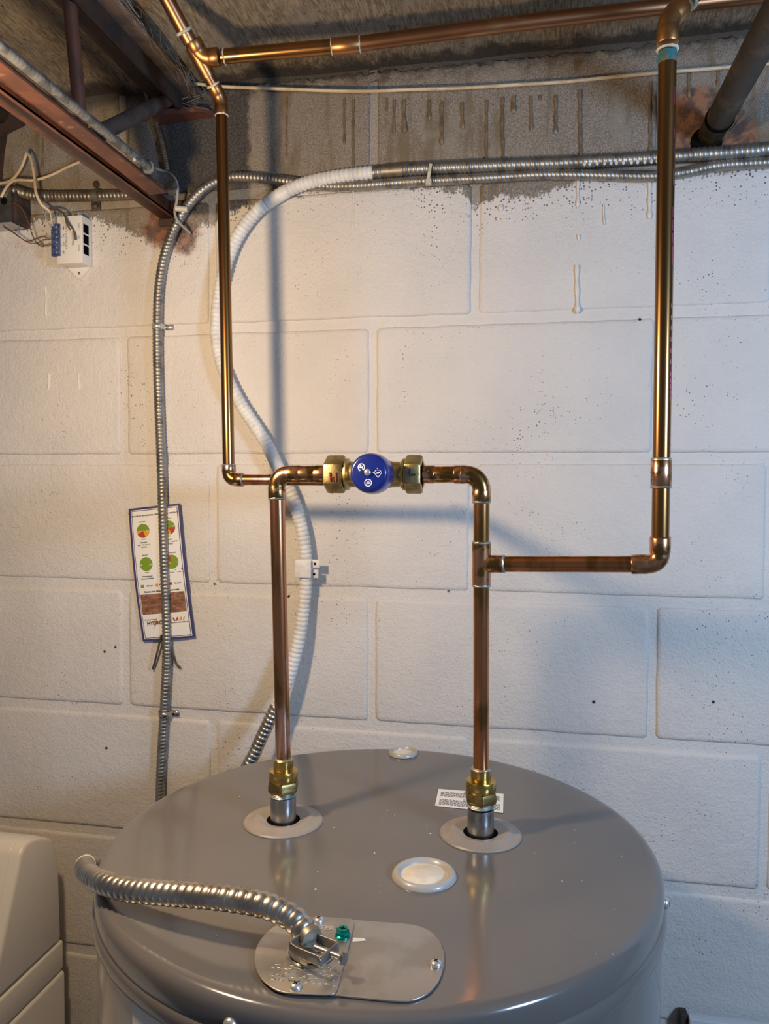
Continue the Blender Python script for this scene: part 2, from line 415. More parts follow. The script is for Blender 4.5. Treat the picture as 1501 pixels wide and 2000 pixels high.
# runs of tar on the bare block, and older runs that have been painted over
def drip(u, v0, v1, wpx, mat, flat=.0022, name='drip'):
    a = HY(u, v0, -.0004); b = HY(u+rnd.uniform(-2, 2), v1, -.0004); r = wpx*.0004
    pts = smoothpath([a, a.lerp(b, .35)+Vector((rnd.uniform(-.001, .001), 0, 0)), a.lerp(b, .7), b], .004)
    rr = [r*(.75+.15*math.sin(i*.9)) for i in range(len(pts))]
    rr[-1] = r*.35
    if len(rr) > 3: rr[-2] = r*1.15; rr[-3] = r*1.1
    MB().tube(pts, rr, 8, r2=None, up=(0, -1, 0)).build(name, mat, wall)
for o in ():
    pass
for u, v0, v1, wd in ((560, 190, 310, 4), (672, 192, 282, 5), (690, 195, 350, 6), (755, 190, 218, 4), (770, 195, 262, 5), (789, 195, 260, 9), (838, 196, 234, 6), (863, 200, 283, 7), (902, 200, 253, 7), (950, 196, 320, 6), (981, 190, 330, 7), (1003, 188, 222, 8), (1036, 188, 256, 6), (1054, 186, 196, 6), (1085, 186, 262, 7), (1132, 175, 335, 8), (1270, 160, 300, 6), (1345, 142, 192, 6), (1400, 130, 170, 5), (85, 270, 330, 5), (250, 230, 290, 4)):
    drip(u, v0, v1, wd, M_DRIP)
for u, v0, v1, wd in ((1126, 518, 612, 9), (1129, 348, 406, 6), (1129, 458, 470, 6), (1268, 345, 428, 7), (978, 400, 414, 8), (1178, 400, 440, 3), (690, 372, 446, 5), (88, 560, 618, 4), (95, 730, 762, 5), (153, 728, 762, 3), (87, 470, 520, 4)):
    drip(u, v0, v1, wd, M_DRIPW)
# slab: one bay either side of the joist, board marked, sagging a little, lifting at the wall
def slab(x0, x1):
    mb = MB(); nx = 60; ny = 64; vs = []; fs = []
    for j in range(ny+1):
        y = .004 - 2.3*(j/ny)**2.2
        for i in range(nx+1):
            x = x0+(x1-x0)*i/nx; t = (x-x0)/(x1-x0)
            e = -.022*math.exp(-((x+.32)/.05)**2)
            z = .590 - .014*math.exp(y/.03) + e + .010*mnoise.noise(Vector((x*9, y*9, 1)))*(1-math.exp(y/.05)) + .004*mnoise.noise(Vector((x*40, y*40, 5)))
            vs.append((x, y, z))
    for j in range(ny):
        for i in range(nx): fs.append((j*(nx+1)+i, j*(nx+1)+i+1, (j+1)*(nx+1)+i+1, (j+1)*(nx+1)+i))
    mb.add(vs, fs); return mb
c = slab(-1.35, 1.45)
c.box((-1.35, -2.3, .62), (1.45, .16, .72))
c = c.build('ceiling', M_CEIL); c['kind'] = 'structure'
f_ = MB().box((-1.35, -2.6, -ZO-.1), (1.45, .16, -ZO)).build('floor', M_FLOOR); f_['kind'] = 'structure'
# ragged lip of old mortar along the top course, within the painted gap shade
mb = MB(); pts = []
for i in range(260):
    x = -.30 + i*.0047
    pts.append(Vector((x, .003, .563 + .003*mnoise.noise(Vector((x*30, 0, 0))))))
mb.tube(pts, [.006+.006*abs(mnoise.noise(Vector((i*.21, 3, 0)))) for i in range(260)], 10)
for i, v in enumerate(mb.v): mb.v[i] = v + Vector((0, .004*mnoise.noise(v*120), .004*mnoise.noise(v*150)))
t_ = mb.build('trim_1', M_WALL); t_['kind'] = 'structure'

# ================================================================ STEEL JOIST
JX = -.312; ZC = .374
jo = thing('bar_joist', (JX, -.02, .45), 'red-primed open-web steel joist running into the back wall at upper left', 'joist')
def abar(mb, x0, x1, z, y0, y1, leg, side):
    t = .0045
    mb.box((x0, y1, z), (x1, y0, z+t))
    if side > 0: mb.box((x1-t, y1, z), (x1, y0, z+leg))
    else: mb.box((x0, y1, z), (x0+t, y0, z+leg))
    return mb
abar(MB(), -.3385, -.3145, ZC, .0, -1.3, .022, 1).build('bottom_chord', M_RUSTSTEEL, jo, bev=.0008)
abar(MB(), -.3035, -.2785, ZC, -.105, -1.3, .022, -1).build('bottom_chord', M_RUSTSTEEL, jo, bev=.0008)
XR = -.309
def rod(a, b, r, mat, name='web_rod'):
    a, b = Vector(a), Vector(b); MB().tube([a, b], r, 14).build(name, mat, jo)
p0, p1 = HX(160, 262, XR), HX(135, -6, XR); d = (p1-p0).normalized(); rod(p0+d*.004, p1+d*.06, .0082, M_RUSTSTEEL)
p0, p1 = HX(192, 262, XR), HX(322, 196, XR); d = (p1-p0).normalized(); rod(p0-d*.01, p1+d*.012, .0105, M_DUSTY)
abar(MB(), -.345, -.318, .552, .0, -1.3, -.004, 1).build('top_chord', M_DARKSTEEL, jo)
MB().box((-.300, -1.3, .530), (-.295, 0, .562)).build('top_chord', M_DARKSTEEL, jo)
MB().box((-.300, -1.3, .556), (-.268, 0, .561)).build('top_chord', M_DUSTY, jo)
MB().prism([(-.340, -.030, .522), (-.262, -.020, .526), (-.250, .0, .526), (-.345, 0, .520)], (0, 0, .008)).build('bearing_plate', M_RUSTSTEEL, jo)
MB().box((-.343, -.004, .364), (-.300, .004, .402)).build('wall_pocket', M_DARKSTEEL, jo, bev=.002)
# cobwebs hanging in the joist: dusty strands nobody could count
mb = MB()
for i in range(60):
    y = -rnd.uniform(.0, .30); x = -.270 + rnd.uniform(-.006, .020); z = .556
    q = [Vector((x, y, z)), Vector((x+rnd.uniform(-.004, .006), y+rnd.uniform(-.03, .03), z-rnd.uniform(.003, .014))), Vector((x+rnd.uniform(-.01, .012), y+rnd.uniform(-.06, .06), z))]
    mb.tube(smoothpath(q, .005), .00016, 4)
for i in range(14):
    a = HY(rnd.uniform(285, 400), rnd.uniform(168, 205), -.01); b = HY(rnd.uniform(285, 410), rnd.uniform(180, 215), -.03)
    mb.tube(smoothpath([a, a.lerp(b, .5)-Vector((0, 0, rnd.uniform(0, .012))), b], .005), .0003, 4)
tag(mb.build('cobweb', M_COB), 'grey dusty cobweb strands around the joist top and wall corner', 'cobweb', kind='stuff')
# armoured cable lying along the chord, thick with dust, ending near the wall
gc = thing('armoured_cable', (-.27, -.1, .385), 'blue-grey dusty armoured cable lying along the joist chord', 'cable')
flex(MB(), [(-.2740, -1.2, .3860), (-.2740, -.6, .3860), (-.2740, -.3, .3860), (-.2735, -.17, .3855)], .0058, .006, .08).build('dusty_section', M_DUSTBLUE, gc)
flex(MB(), [Vector((-.2735, -.17, .3855)), HY(296, 338, -.09), HY(328, 352, -.06), HY(338, 372, -.03)], .0092, .0052, .10).build('ribbed_end', M_DUSTBLUE, gc)
# pine shim wedge
a, b = HY(266, 338, -.11), HY(313, 368, -.05)
tag(MB().tube([a, b], .0045, 4, r2=.0018).build('wood_shim', M_YEL), 'thin yellowish wooden shim beside the joist end at the wall', 'shim')
# grey cord with a tie
cd_ = thing('grey_cord', HY(348, 400, -.03), 'loose grey cord drooping over the joist end onto the wall', 'cord')
MB().tube(smoothpath([HX(262, 312, -.266), HY(300, 328, -.10), HY(332, 340, -.06), HY(346, 360, -.04), HY(345, 392, -.035), HY(341, 412, -.033), HY(347, 432, -.03), HY(371, 455, -.008)], .004), .0021, 10).build('cord_run', M_GREYWIRE, cd_)
mb = MB().tube([HY(343, 407, -.040), HY(366, 409, -.036)], .0042, 12); mb.build('cable_tie', M_TIE, cd_)
# thin dark cable behind the joist
mb = MB(); flex(mb, [HY(245, 96, -.05), HY(272, 150, -.02), HY(290, 195, -.012), HY(307, 245, -.008), HY(320, 292, -.008), HY(327, 335, -.008)], .0036, .004, .15, 8)
tag(mb.build('thin_cable', M_FLEX_DULL), 'thin dark armoured cable hanging from the slab behind the joist', 'cable')

# ================================================================ STEEL BAR AT RIGHT
sb = thing('steel_bar', (.469, -.1, .44), 'dark grimy steel bar running into a rusty hole at upper right', 'bar')
d = Vector((.02, -1, .0)).normalized(); q0 = HY(1388, 262, 0)
MB().tube([q0-d*.03, q0+d*.9], .0172, 20).build('bar', M_OLDBAR, sb)
MB().tube([q0+d*.045, q0+d*.051], .0186, 20).build('collar', M_BLACK, sb)
MB().lathe([(.0, 0), (.019, 0), (.021, -.001), (.019, -.002), (.0, -.002)], q0+Vector((-.006, -.0012, -.010)), (0, -1, 0), 20).build('wall_hole', M_BLACK, sb)
mb = MB()
for k in range(3):
    mb.tube(smoothpath([q0+Vector((.019, -.02-.001*k, -.006)), q0+Vector((.024+.003*k, -.12, -.016)), q0+Vector((.022, -.25, -.010)), q0+Vector((.026, -.5, -.012))], .01), .0009, 6)
mb.build('cobweb_strand', M_COB, sb)

# ================================================================ COPPER PIPEWORK
RP = .00795; RF = .0094
def pipe(parent, a, b, mat=M_COPPER, r=RP, name='pipe'): return MB().tube([a, b], r, 24).build(name, mat, parent)
def ring(parent, p, d, r=RF, mat=M_SOLDER, w=.0016, name='solder_ring'):
    p = Vector(p); d = Vector(d).normalized(); k = []
    for i in range(5):
        t = i/4; k.append(p+d*(w*(t-.5)*2))
    mb = MB().tube(k, [r*.86, r*1.0, r*1.03, r*.99, r*.86], 20)
    for i, v in enumerate(mb.v): mb.v[i] = v + d*(.0007*mnoise.noise(v*260))
    return mb.build(name, mat, parent)
def elbow(parent, c, a, b, rad=.013, cup=.013, mat=M_FIT, r=RF, name='elbow'):
    """fitting with two cups; a and b point from the corner along each arm"""
    a = Vector(a).normalized(); b = Vector(b).normalized(); A = arc(c, a, b, rad, 10)
    e0 = A[0]+a*cup; e1 = A[-1]+b*cup
    P = [e0, e0-a*.0006, A[0]+a*.0012, A[0]] + A[1:-1] + [A[-1], A[-1]+b*.0012, e1-b*.0006, e1]
    k = len(P); rr = [r*.97, r, r, r*.955] + [r*.955]*(len(A)-2) + [r*.955, r, r, r*.97]
    MB().tube(P, rr, 24).build(name, mat, parent)
    return e0, e1
def coupling(parent, a, b, mat=M_FIT, r=RF, name='coupling'):
    a, b = Vector(a), Vector(b); d = (b-a).normalized()*.0007
    return MB().tube([a, a+d, b-d, b], [r*.95, r, r, r*.95], 24).build(name, mat, parent)
zA = HY(545, 925, -.373).z; zV = -.0285
PA = Vector((-.0205, -.373, 0)); PA_bot = Vector((-.0135, -.373, 0))
PB = Vector((.1885, -.362, 0))
def at(P, z): return Vector((P.x, P.y, z))
XH = Vector((1, 0, 0)); ZH = Vector((0, 0, 1)); YH = Vector((0, 1, 0))
# ---- hot side: up from the tank, over to the valve
YV = -.373
yb = HY(552, 1480, -.373).z; topA = HY(540, 925, YV)
cA = Vector((topA.x, YV, zV)); botA = HY(553, 1483, YV)
hot = thing('hot_water_pipe', at(botA, -.396), 'left vertical copper pipe rising from the heater and bending right into the mixing valve', 'pipe')
dA = (botA-cA).normalized()
e0, e1 = elbow(hot, cA, dA, XH, .0125, .0125)
pipe(hot, e0-dA*-.0, botA)
ring(hot, e0, dA)
def onV(u): return Vector((HY(u, 925, YV).x, YV, zV))
xs = [onV(u) for u in (574, 615, 638)]
coupling(hot, xs[0]+Vector((-.001, 0, 0)), xs[1], M_FIT, .0088, 'stub_pipe'); ring(hot, xs[0], XH, .0093, M_FIT_OLD, .0008)
coupling(hot, xs[1], xs[2]+XH*.003, M_FIT, .0094, 'adapter')
# ---- cold side: tee, valve branch, crossover and riser to the ceiling
topB = onV(940); cB = Vector((topB.x, YV, zV)); botB = HY(939, 1502, -.362)
cold = thing('cold_water_pipe', at(botB, -.396), 'right copper pipework with a tee, from the heater to valve and ceiling', 'pipe')
dB = (botB-cB).normalized()
e0, e1 = elbow(cold, cB, dB, -XH, .0155, .0115)
ring(cold, e0, dB)
tz_ = HY(942, 1102, YV).z; cT = cB + dB*((cB.z-tz_)/-dB.z)
pipe(cold, e0, cT-dB*.016, name='pipe')
xs = [onV(u) for u in (900, 847, 822)]
coupling(cold, xs[0]+XH*.002, xs[1], M_FIT, .0085, 'stub_pipe'); ring(cold, xs[0], XH, .0093, M_FIT, .0008)
coupling(cold, xs[1]+XH*.001, xs[2]-XH*.003, M_FIT, .0092, 'adapter')
pipe(cold, cT+dB*.016, botB)
# tee
mb = MB().tube([cT-dB*.0215, cT-dB*.021, cT-dB*.009, cT-dB*.006, cT+dB*.006, cT+dB*.009, cT+dB*.021, cT+dB*.0215], [RF*.95, RF, RF, RF*1.0, RF*1.0, RF, RF, RF*.95], 24)
RR = HY(1288, 1102, -.392)               # lower right corner
dT = (RR-cT).normalized()
mb.tube([cT, cT+dT*.012, cT+dT*.0225, cT+dT*.023], [RF*1.02, RF*.94, RF*.94, RF*.9], 24).build('tee', M_FIT, cold)
ring(cold, cT-dB*.0213, dB); ring(cold, cT+dB*.0215, dB, RF, M_SOLDER, .0018); ring(cold, cT+dT*.0228, dT, RF*.95)
topR = HY(1303, 98, -.40); dR = (topR-RR).normalized()
e0, e1 = elbow(cold, RR, -dT, dR, .011, .0145)
pipe(cold, cT+dT*.022, e0)
def onR(v):
    q = HY(1290, v, -.396); return RR + dR*((q.z-RR.z)/dR.z)
ring(cold, e1, dR, RF, M_FIT, .001)
pipe(cold, e1, onR(948)); coupling(cold, onR(950), onR(898)); ring(cold, onR(951), dR); ring(cold, onR(898), dR, .0090, M_SOLDER, .0025)
pipe(cold, onR(899), topR, M_COPPER_OLD, name='riser_pipe')
MB().tube([topR-dR*.012, topR-dR*.002], .00812, 20).build('verdigris_band', M_VERDI, cold)
# pink marker dashes run down the riser
view = (CAM-onR(500)); side = Vector((view.x, view.y, 0)).normalized(); side = (side + Vector((.9, .35, 0))).normalized()
M_PINK = S('pink_marker', (.55, .05, .16), .4, .4)
for v in (190, 205, 270, 300, 345, 358, 420, 445, 470, 495, 512, 600, 623, 643, 665, 687, 708, 732, 745, 756, 768, 780):
    q = onR(v); e = dR*(.0045 if v < 560 else .0020)
    MB().tube([q+side*.0066-e, q+side*.0066+e], .0014, 8).build('marker_dash', M_PINK, cold)
aC = Vector((math.cos(R(28))*.70, math.sin(R(28))*.70, .72)).normalized()
cU = topR+dR*.026
e0, e1 = elbow(cold, cU, -dR, aC, .016, .014, M_FIT_OLD, .0098)
ring(cold, topR+dR*.0004, dR, .0097, M_FLUX, .0012)
e_ = cU+aC*.030; ring(cold, e_, aC, .0098, M_SOLDER, .0022)
pipe(cold, e_, e_+aC*.20, M_COPPER_OLD, .0079)
# ---- unions on the heater
def union(parent, base, top, d_):
    """brass dielectric union from the steel nipple (base) up to the copper (top)"""
    d_ = d_.normalized(); L = (top-base).length
    mb = MB().lathe([(.0, .0), (.0102, 0), (.0105, .001), (.0105, L*.34), (.0098, L*.36)], base+d_*(L*.66), d_, 28); hub = mb.build('hub', M_BRASS, parent)
    MB().lathe([(.009, 0), (.0148, 0), (.0153, .001), (.0153, .0102), (.0148, .0112), (.0100, .0116)], base+d_*(L*.66-.0112), d_, 32).build('union_body', M_BRASS, parent)
    h = .0112; MB().lathe([(.0155, 0), (.0168, .0015), (.0172, .003), (.0172, h-.003), (.0160, h)], base+d_*(L*.66-.0112-h), d_, 6, ref=(.2, -1, 0), smooth=False).build('union_nut', M_BRASS_D, parent, bev=.0008)
    pr = []
    for i in range(7): pr.append((.0133 if i % 2 else .0141, i*.0008))
    MB().lathe(pr, base+d_*(L*.66-.0112-h-.0042), d_, 28).build('thread', M_SOLDER, parent)
    ring(parent, top-d_*.0002, d_, .0100, M_SOLDER, .002)
union(hot, botA-ZH*.033, botA, ZH)
union(cold, botB-ZH*.033, botB, ZH)

# ---- left riser behind, then along to the back of the valve
ris = thing('mixed_water_riser', HY(445, 915, -.15), 'slender copper riser at left running down the wall then right behind the valve', 'pipe')
rb = HY(447, 937, -.150); rt = HY(432, 196, -.150); d1 = (rt-rb).normalized()
re = Vector((HY(760, 936, -.150).x, -.150, rb.z)); d2 = (re-rb).normalized()
e0, e1 = elbow(ris, rb, d1, d2, .010, .010)
pipe(ris, e0, rt-d1*.016, M_COPPER_OLD, .0080, name='riser_pipe'); ring(ris, e0, d1, .0092)
pipe(ris, e1, re-d2*.014, M_COPPER, .0076); ring(ris, e1, d2, .0090)
vb = Vector((re.x, YV+.015, rb.z+.0)); d3 = (vb-re).normalized()
elbow(ris, re, -d2, d3, .010, .008); pipe(ris, re+d3*.012, vb, M_COPPER, .0076)
az = R(-115); dU = Vector((math.cos(az), math.sin(az), 1)).normalized()
elbow(ris, rt, -d1, dU, .020, .012, M_FIT_OLD, .0094)
tj = rt+dU*.054
ring(ris, rt-d1*.020, d1, .0090, M_FLUX, .0012); ring(ris, rt+dU*.020, dU, .0092, M_FLUX, .0020)
pipe(ris, rt+dU*.016, tj-dU*.012, M_COPPER_DIM, .0078)
# ---- supply trunk crossing under the slab
tr = thing('supply_trunk', tj, 'long dusty copper pipe crossing along the ceiling with an elbow at left', 'pipe')
RT2 = .0092
t2 = CAM + ray(675, 89)*((tj-CAM).dot(FW)*.985); dH = (t2-tj).normalized()
tend = CAM + ray(1560, -18)*((tj-CAM).dot(FW)*.93)
pts = [tj+dH*.030, t2, CAM+ray(1000, 47)*((tj-CAM).dot(FW)*.965), tend, tend+(tend-t2).normalized()*.75]
e0, e1 = elbow(tr, tj+dH*.004, dU, dH, .015, .012, M_FIT_OLD, .0112)
MB().tube(smoothpath([pts[0], t2+(t2-pts[0])*-.08], .02), RT2, 22).build('pipe', M_COPPER_OLD, tr)
MB().tube(smoothpath(pts[1:], .02), RT2, 22).build('pipe', M_COPPER_DIM, tr)
MB().tube(smoothpath([pts[0], t2], .02), RT2*.998, 22).build('pipe', M_COPPER_OLD, tr)
coupling(tr, t2-dH*.018, t2+dH*.018, M_FIT_OLD, .0104); ring(tr, t2-dH*.018, dH, .0102, M_FLUX, .0012); ring(tr, t2+dH*.018, dH, .0102, M_FLUX, .0012)
ring(tr, tj+dH*.034, dH, .0106, M_FLUX, .001); ring(tr, tj+dU*.034, dU, .0108, M_FLUX, .002)
pipe(tr, tj+dU*.02, tj+dU*.30, M_COPPER_DIM, .0092)
# the run of the tee going on down behind
MB().tube([tj-dU*.022, tj+dU*.016], .0098, 22).build('tee_run', M_FIT_OLD, tr)

# ---- thermostatic mixing valve
vx = onV(732)
val = thing('mixing_valve', vx, 'brass mixing valve with a round blue cap between two hex nuts', 'valve')
def lx(u): return onV(u).x
prof = [(.0, lx(676)-vx.x), (.0160, lx(676)-vx.x), (.0165, lx(680)-vx.x), (.0132, lx(684)-vx.x), (.0128, lx(700)-vx.x), (.0150, -.008), (.0160, 0), (.0150, .010), (.0130, lx(768)-vx.x), (.0128, lx(782)-vx.x), (.0160, lx(787)-vx.x), (.0160, lx(791)-vx.x), (0, lx(791)-vx.x)]
mb = MB().lathe(prof, vx, XH, 32, ref=(0, 0, 1)); mb.lathe([(.0165, 0), (.0165, -.020), (.0150, -.024), (0, -.024)], vx+Vector((.002, 0, -.001)), YH, 32)
mb.build('valve_body', M_CASTBRASS, val)
def hexnut(x0, x1, name):
    h = x1-x0
    return MB().lathe([(.0140, 0), (.0185, .0), (.0197, .0022), (.0197, h-.0022), (.0185, h), (.0140, h)], (x0, YV, zV), XH, 6, ref=(0, 0, 1), smooth=False).build(name, M_CASTBRASS, val, bev=.0007)
nl = sub(hexnut(lx(638), lx(674), 'hex_nut'), val); nr = sub(hexnut(lx(792), lx(825), 'hex_nut'), val)
yf = YV-.0197*math.cos(R(30))-.0004
def stroke(mb, pts, w, y=yf):
    for (u0, v0), (u1, v1) in zip(pts[:-1], pts[1:]):
        a = HY(u0, v0, y); b = HY(u1, v1, y); mb.tube([a, b], w, 8)
mb = MB()
stroke(mb, [(644, 923), (645, 940)], .0011); stroke(mb, [(655.5, 923), (655.5, 941)], .0011); stroke(mb, [(645, 933), (655, 931)], .0008); stroke(mb, [(650, 936), (651, 941)], .0006)
mb.build('red_letter', M_REDINK, nl)
mb = MB(); stroke(mb, [(801, 916), (801, 928)], .0012); stroke(mb, [(801, 927.5), (811, 927)], .0010)
mb.build('black_letter', M_INK, nr)
# blue cap: its axis leans up a little and towards the room
ca = Vector((-.02, -1, .03)).normalized(); cc_ = HY(718.5, 923.5, YV-.050); cap0 = cc_-ca*.028
MB().lathe([(.0, 0), (.0190, 0), (.0197, .0015), (.0200, .006), (.0198, .015), (.0194, .020), (.0186, .0240), (.0174, .0262), (.0160, .0271), (.0150, .0273), (0, .0274)], cap0, ca, 48).build('cap', M_BLUECAP, val)
cx = XH - ca*XH.dot(ca); cx.normalize(); cy = ca.cross(cx)*-1
if cy.z < 0: cy = -cy
top = cap0+ca*.0276
def capf(px_, py_, rot=0, lift=0):
    cr, sr = math.cos(rot), math.sin(rot)
    return lambda x, y: top+ca*lift + cx*(px_+x*cr-y*sr) + cy*(py_+x*sr+y*cr)
def annulus(mb, fr, r0, r1, n=28, a0=0, a1=2*math.pi):
    vs = []; fs = []
    for i in range(n+1):
        t = a0+(a1-a0)*i/n; vs += [fr(r0*math.cos(t), r0*math.sin(t)), fr(r1*math.cos(t), r1*math.sin(t))]
    for i in range(n): fs.append((2*i, 2*i+1, 2*i+3, 2*i+2))
    mb.add(vs, fs, False)
mb = MB(); k = .0277/53   # metres per picture pixel on the cap
fr = capf(-13*k, 10.5*k, .1); annulus(mb, fr, .0027, .0036, 28, -1.2, 4.4)
mb.add(*textmesh('SA', .0040, capf(-13*k, 10.5*k, -.5), bold=.0002), False)
fr = capf(0*k, -18*k); annulus(mb, fr, .0029, .0037)
for i in range(4): mb.add([fr(-.0022+.0003*i, -.0013+.0008*i), fr(.0022-.0003*i, -.0010+.0008*i), fr(.0022-.0003*i, -.0006+.0008*i), fr(-.0022+.0003*i, -.0009+.0008*i)], [(0, 1, 2, 3)], False)
fr = capf(18*k, -.5*k, 0)
tri = [(-.0034, .0002), (-.0022, .0030), (.0018, .0030), (.0038, .0006), (.0002, -.0042)]
for i in range(5):
    a, b = Vector((*tri[i], 0)), Vector((*tri[(i+1) % 5], 0)); nn_ = (b-a).cross(Vector((0, 0, 1))).normalized()*.00022
    mb.add([fr(*(a-nn_).xy), fr(*(b-nn_).xy), fr(*(b+nn_).xy), fr(*(a+nn_).xy)], [(0, 1, 2, 3)], False)
mb.add(*textmesh('ASSE', .0019, capf(18*k, 0, .25), bold=.0001), False)
for (qx, qy) in ((9.5, 1), (17, 8.5), (-17, 4)): annulus(mb, capf(qx*k, qy*k), 0, .0005, 10)
mb.build('cap_emblems', M_WHITEINK, val)
MB().lathe([(.0034, 0), (.0034, .0010), (.0028, .0019), (.0014, .0024), (0, .0025)], top+cx*(-1*k)+cy*(1*k), ca, 20).build('cap_screw', M_ZINC, val)

# ================================================================ WATER HEATER
TX, TY, TR, TZ = .0912, -.3865, .2722, -.3957
wh = thing('water_heater', (TX, TY, -ZO), 'round grey enamelled electric water heater with glossy lid', 'water heater')
MB().lathe([(.0, TZ-.10), (.2698, TZ-.10), (.2698, -ZO+.08), (.266, -ZO+.05), (.266, -ZO), (0, -ZO)][::-1], (TX, TY, 0), ZH, 160).build('tank_body', M_TANK, wh)
pr = [(0, TZ+.0008), (.1, TZ+.0006), (.245, TZ+.0002), (.2600, TZ), (.2640, TZ-.0003), (.2665, TZ-.0010), (.2690, TZ-.0026), (.2708, TZ-.0050), (.2718, TZ-.0080), (.2722, TZ-.0115), (.2722, TZ-.0235), (.2719, TZ-.0243), (.2724, TZ-.0248), (.2738, TZ-.0262), (.2743, TZ-.0300), (.2743, TZ-.0340), (.2738, TZ-.0375), (.2722, TZ-.0390), (.2704, TZ-.0392), (.2702, TZ-.06), (.2700, TZ-.11)]
lid = MB().lathe(pr[::-1], (TX, TY, 0), ZH, 200).build('lid', M_TANK, wh, ang=60)
def onT(u, v, z=TZ+.0006): return HZ(u, v, z)
for (u, v, nm) in ((560, 1611, 'a'), (937, 1637, 'b')):
    c = onT(u, v)
    base = botA if nm == 'a' else botB
    c = Vector((base.x, base.y, TZ+.0007))
    MB().lathe([(.0180, -.0004), (.0176, .0022), (.0205, .0030), (.0262, .0048), (.0290, .0052), (.0312, .0042), (.0335, .0028), (.0405, .0020), (.0418, .0006), (.0415, -.0004)], c, ZH, 56).build('pipe_collar', M_COLLAR, wh)
    MB().lathe([(.0182, .0012), (0, .0012)], c, ZH, 40).build('collar_hole', M_BLACK, wh)
    MB().lathe([(0, .001), (.0135, .001), (.0135, .0250), (.0130, .027), (.0, .027)], c, ZH, 32).build('steel_nipple', M_STEEL, wh)
for (u, v, r) in ((828, 1711, .0295), (787, 1472, .0195)):
    c = onT(u, v)
    MB().lathe([(r, -.0003), (r*.985, .0016), (r*.93, .0040), (r*.86, .0048), (r*.80, .0040), (r*.74, .0014), (r*.72, .0004)], c+ZH*.0004, ZH, 56).build('plug_rim', M_RIM, wh)
    MB().lathe([(r*.755, .0006), (r*.60, .0010), (r*.57, .0016), (0, .0017)], c+ZH*.0004, ZH, 48).build('plug_floor', M_PLUG, wh)
def screw(p, ax, r=.0046, mat=M_ZINC, name='screw'):
    ax = Vector(ax).normalized(); mb = MB().lathe([(r, 0), (r, r*.18), (r*.86, r*.50), (r*.5, r*.72), (0, r*.78)], p, ax, 20)
    o = sub(mb.build(name, mat, wh), wh)
    x = ax.orthogonal().normalized(); y = ax.cross(x); mb = MB()
    for e in (x, y): mb.tube([Vector(p)+ax*r*.70-e*r*.45, Vector(p)+ax*r*.70+e*r*.45], r*.12, 6)
    mb.build('slot', M_BLACK, o)
    return o
# junction plates
def chaikin(P, k=2):
    for _ in range(k):
        Q = []
        for i in range(len(P)):
            a, b = P[i], P[(i+1) % len(P)]; Q += [(a[0]*.8+b[0]*.2, a[1]*.8+b[1]*.2), (a[0]*.2+b[0]*.8, a[1]*.2+b[1]*.8)]
        P = Q
    return P
def plate(poly, z, th, name):
    poly = chaikin(poly)
    pts = [onT(u, v, z) for u, v in poly]
    return MB().prism(pts, (0, 0, th)).build(name, M_PLATE, wh, bev=.0004)
rp = [(684, 1799), (690, 1799.5), (697, 1800), (780, 1806), (815, 1810), (842, 1822), (860, 1842), (868, 1866), (866, 1893), (857, 1920), (838, 1943), (810, 1956), (783, 1960), (655, 1947), (648, 1946.5), (642, 1946), (665, 1880)]
plate(rp, TZ+.0008, .0014, 'junction_plate')
lp = [(612, 1792), (682, 1796), (689, 1798), (692, 1804), (690, 1815), (660, 1932), (655, 1942), (645, 1946), (560, 1943), (535, 1935), (512, 1918), (500, 1898), (496, 1876), (500, 1852), (512, 1832), (532, 1813), (560, 1799)]
plate(lp, TZ+.0022, .0012, 'junction_plate')
zt = TZ+.0036
def dots(parent, rows, name):
    mb = MB(); rg = random.Random(9)
    for (u0, v0, u1, v1, n) in rows:
        for i in range(n):
            t = i/(n-1); u = u0+(u1-u0)*t; v = v0+(v1-v0)*t
            for _ in range(2):
                if rg.random() < .35: continue
                a = onT(u+rg.uniform(-1.5, 1.5), v+rg.uniform(-2, 2), zt-.0001); an = rg.choice((0, 1.57, .7)); dd = Vector((math.cos(an), math.sin(an), 0))*.0011
                mb.tube([a-dd, a+dd], .00028, 5)
    return mb.build(name, M_STAMP, wh)
rows = [(534-2*i, 1883+7*i, 664-3*i, 1891+8*i, 24) for i in range(5)]
o = dots(wh, rows, 'stamped_text'); o['kind'] = 'stuff'
g0, gx, gy = onT(632, 1812, zt), (onT(645, 1813, zt)-onT(630, 1812, zt)).normalized(), None
gy = ZH.cross(gx)
mb = MB(); mb.add(*textmesh('WATER', .0075, lambda x, y: g0+gx*(x-.004)+gy*y, bold=.0002), False); mb.build('stamped_word', M_STAMP, wh)
for (u, v) in ((622, 1799), (577, 1928)): screw(onT(u, v, zt-.0004), ZH, .0046)
screw(onT(851, 1884, TZ+.0024), ZH, .0046)
gs = MB().lathe([(.0062, 0), (.0062, .0012), (.0050, .0020)], onT(669, 1828, zt-.0002), ZH, 24)
gs.lathe([(.0052, .0016), (.0052, .0052), (.0044, .0062), (0, .0062)], onT(669, 1828, zt-.0002), ZH, 6, smooth=False); gs = sub(gs.build('ground_screw', M_GREEN, wh, label='green hex ground screw'), wh)
q = onT(669, 1828, zt-.0002)+ZH*.0063
MB().tube([q-XH*.0025, q+XH*.0025], .0004, 5).tube([q-YH*.0025, q+YH*.0025], .0004, 5).build('slot', M_BLACK, gs)
MB().prism([onT(689, 1832, TZ+.0023), onT(712, 1834, TZ+.0023), onT(714, 1838, TZ+.0023), onT(688, 1840, TZ+.0023)], (0, 0, .0004)).build('seal_strip', M_PLUG, wh)
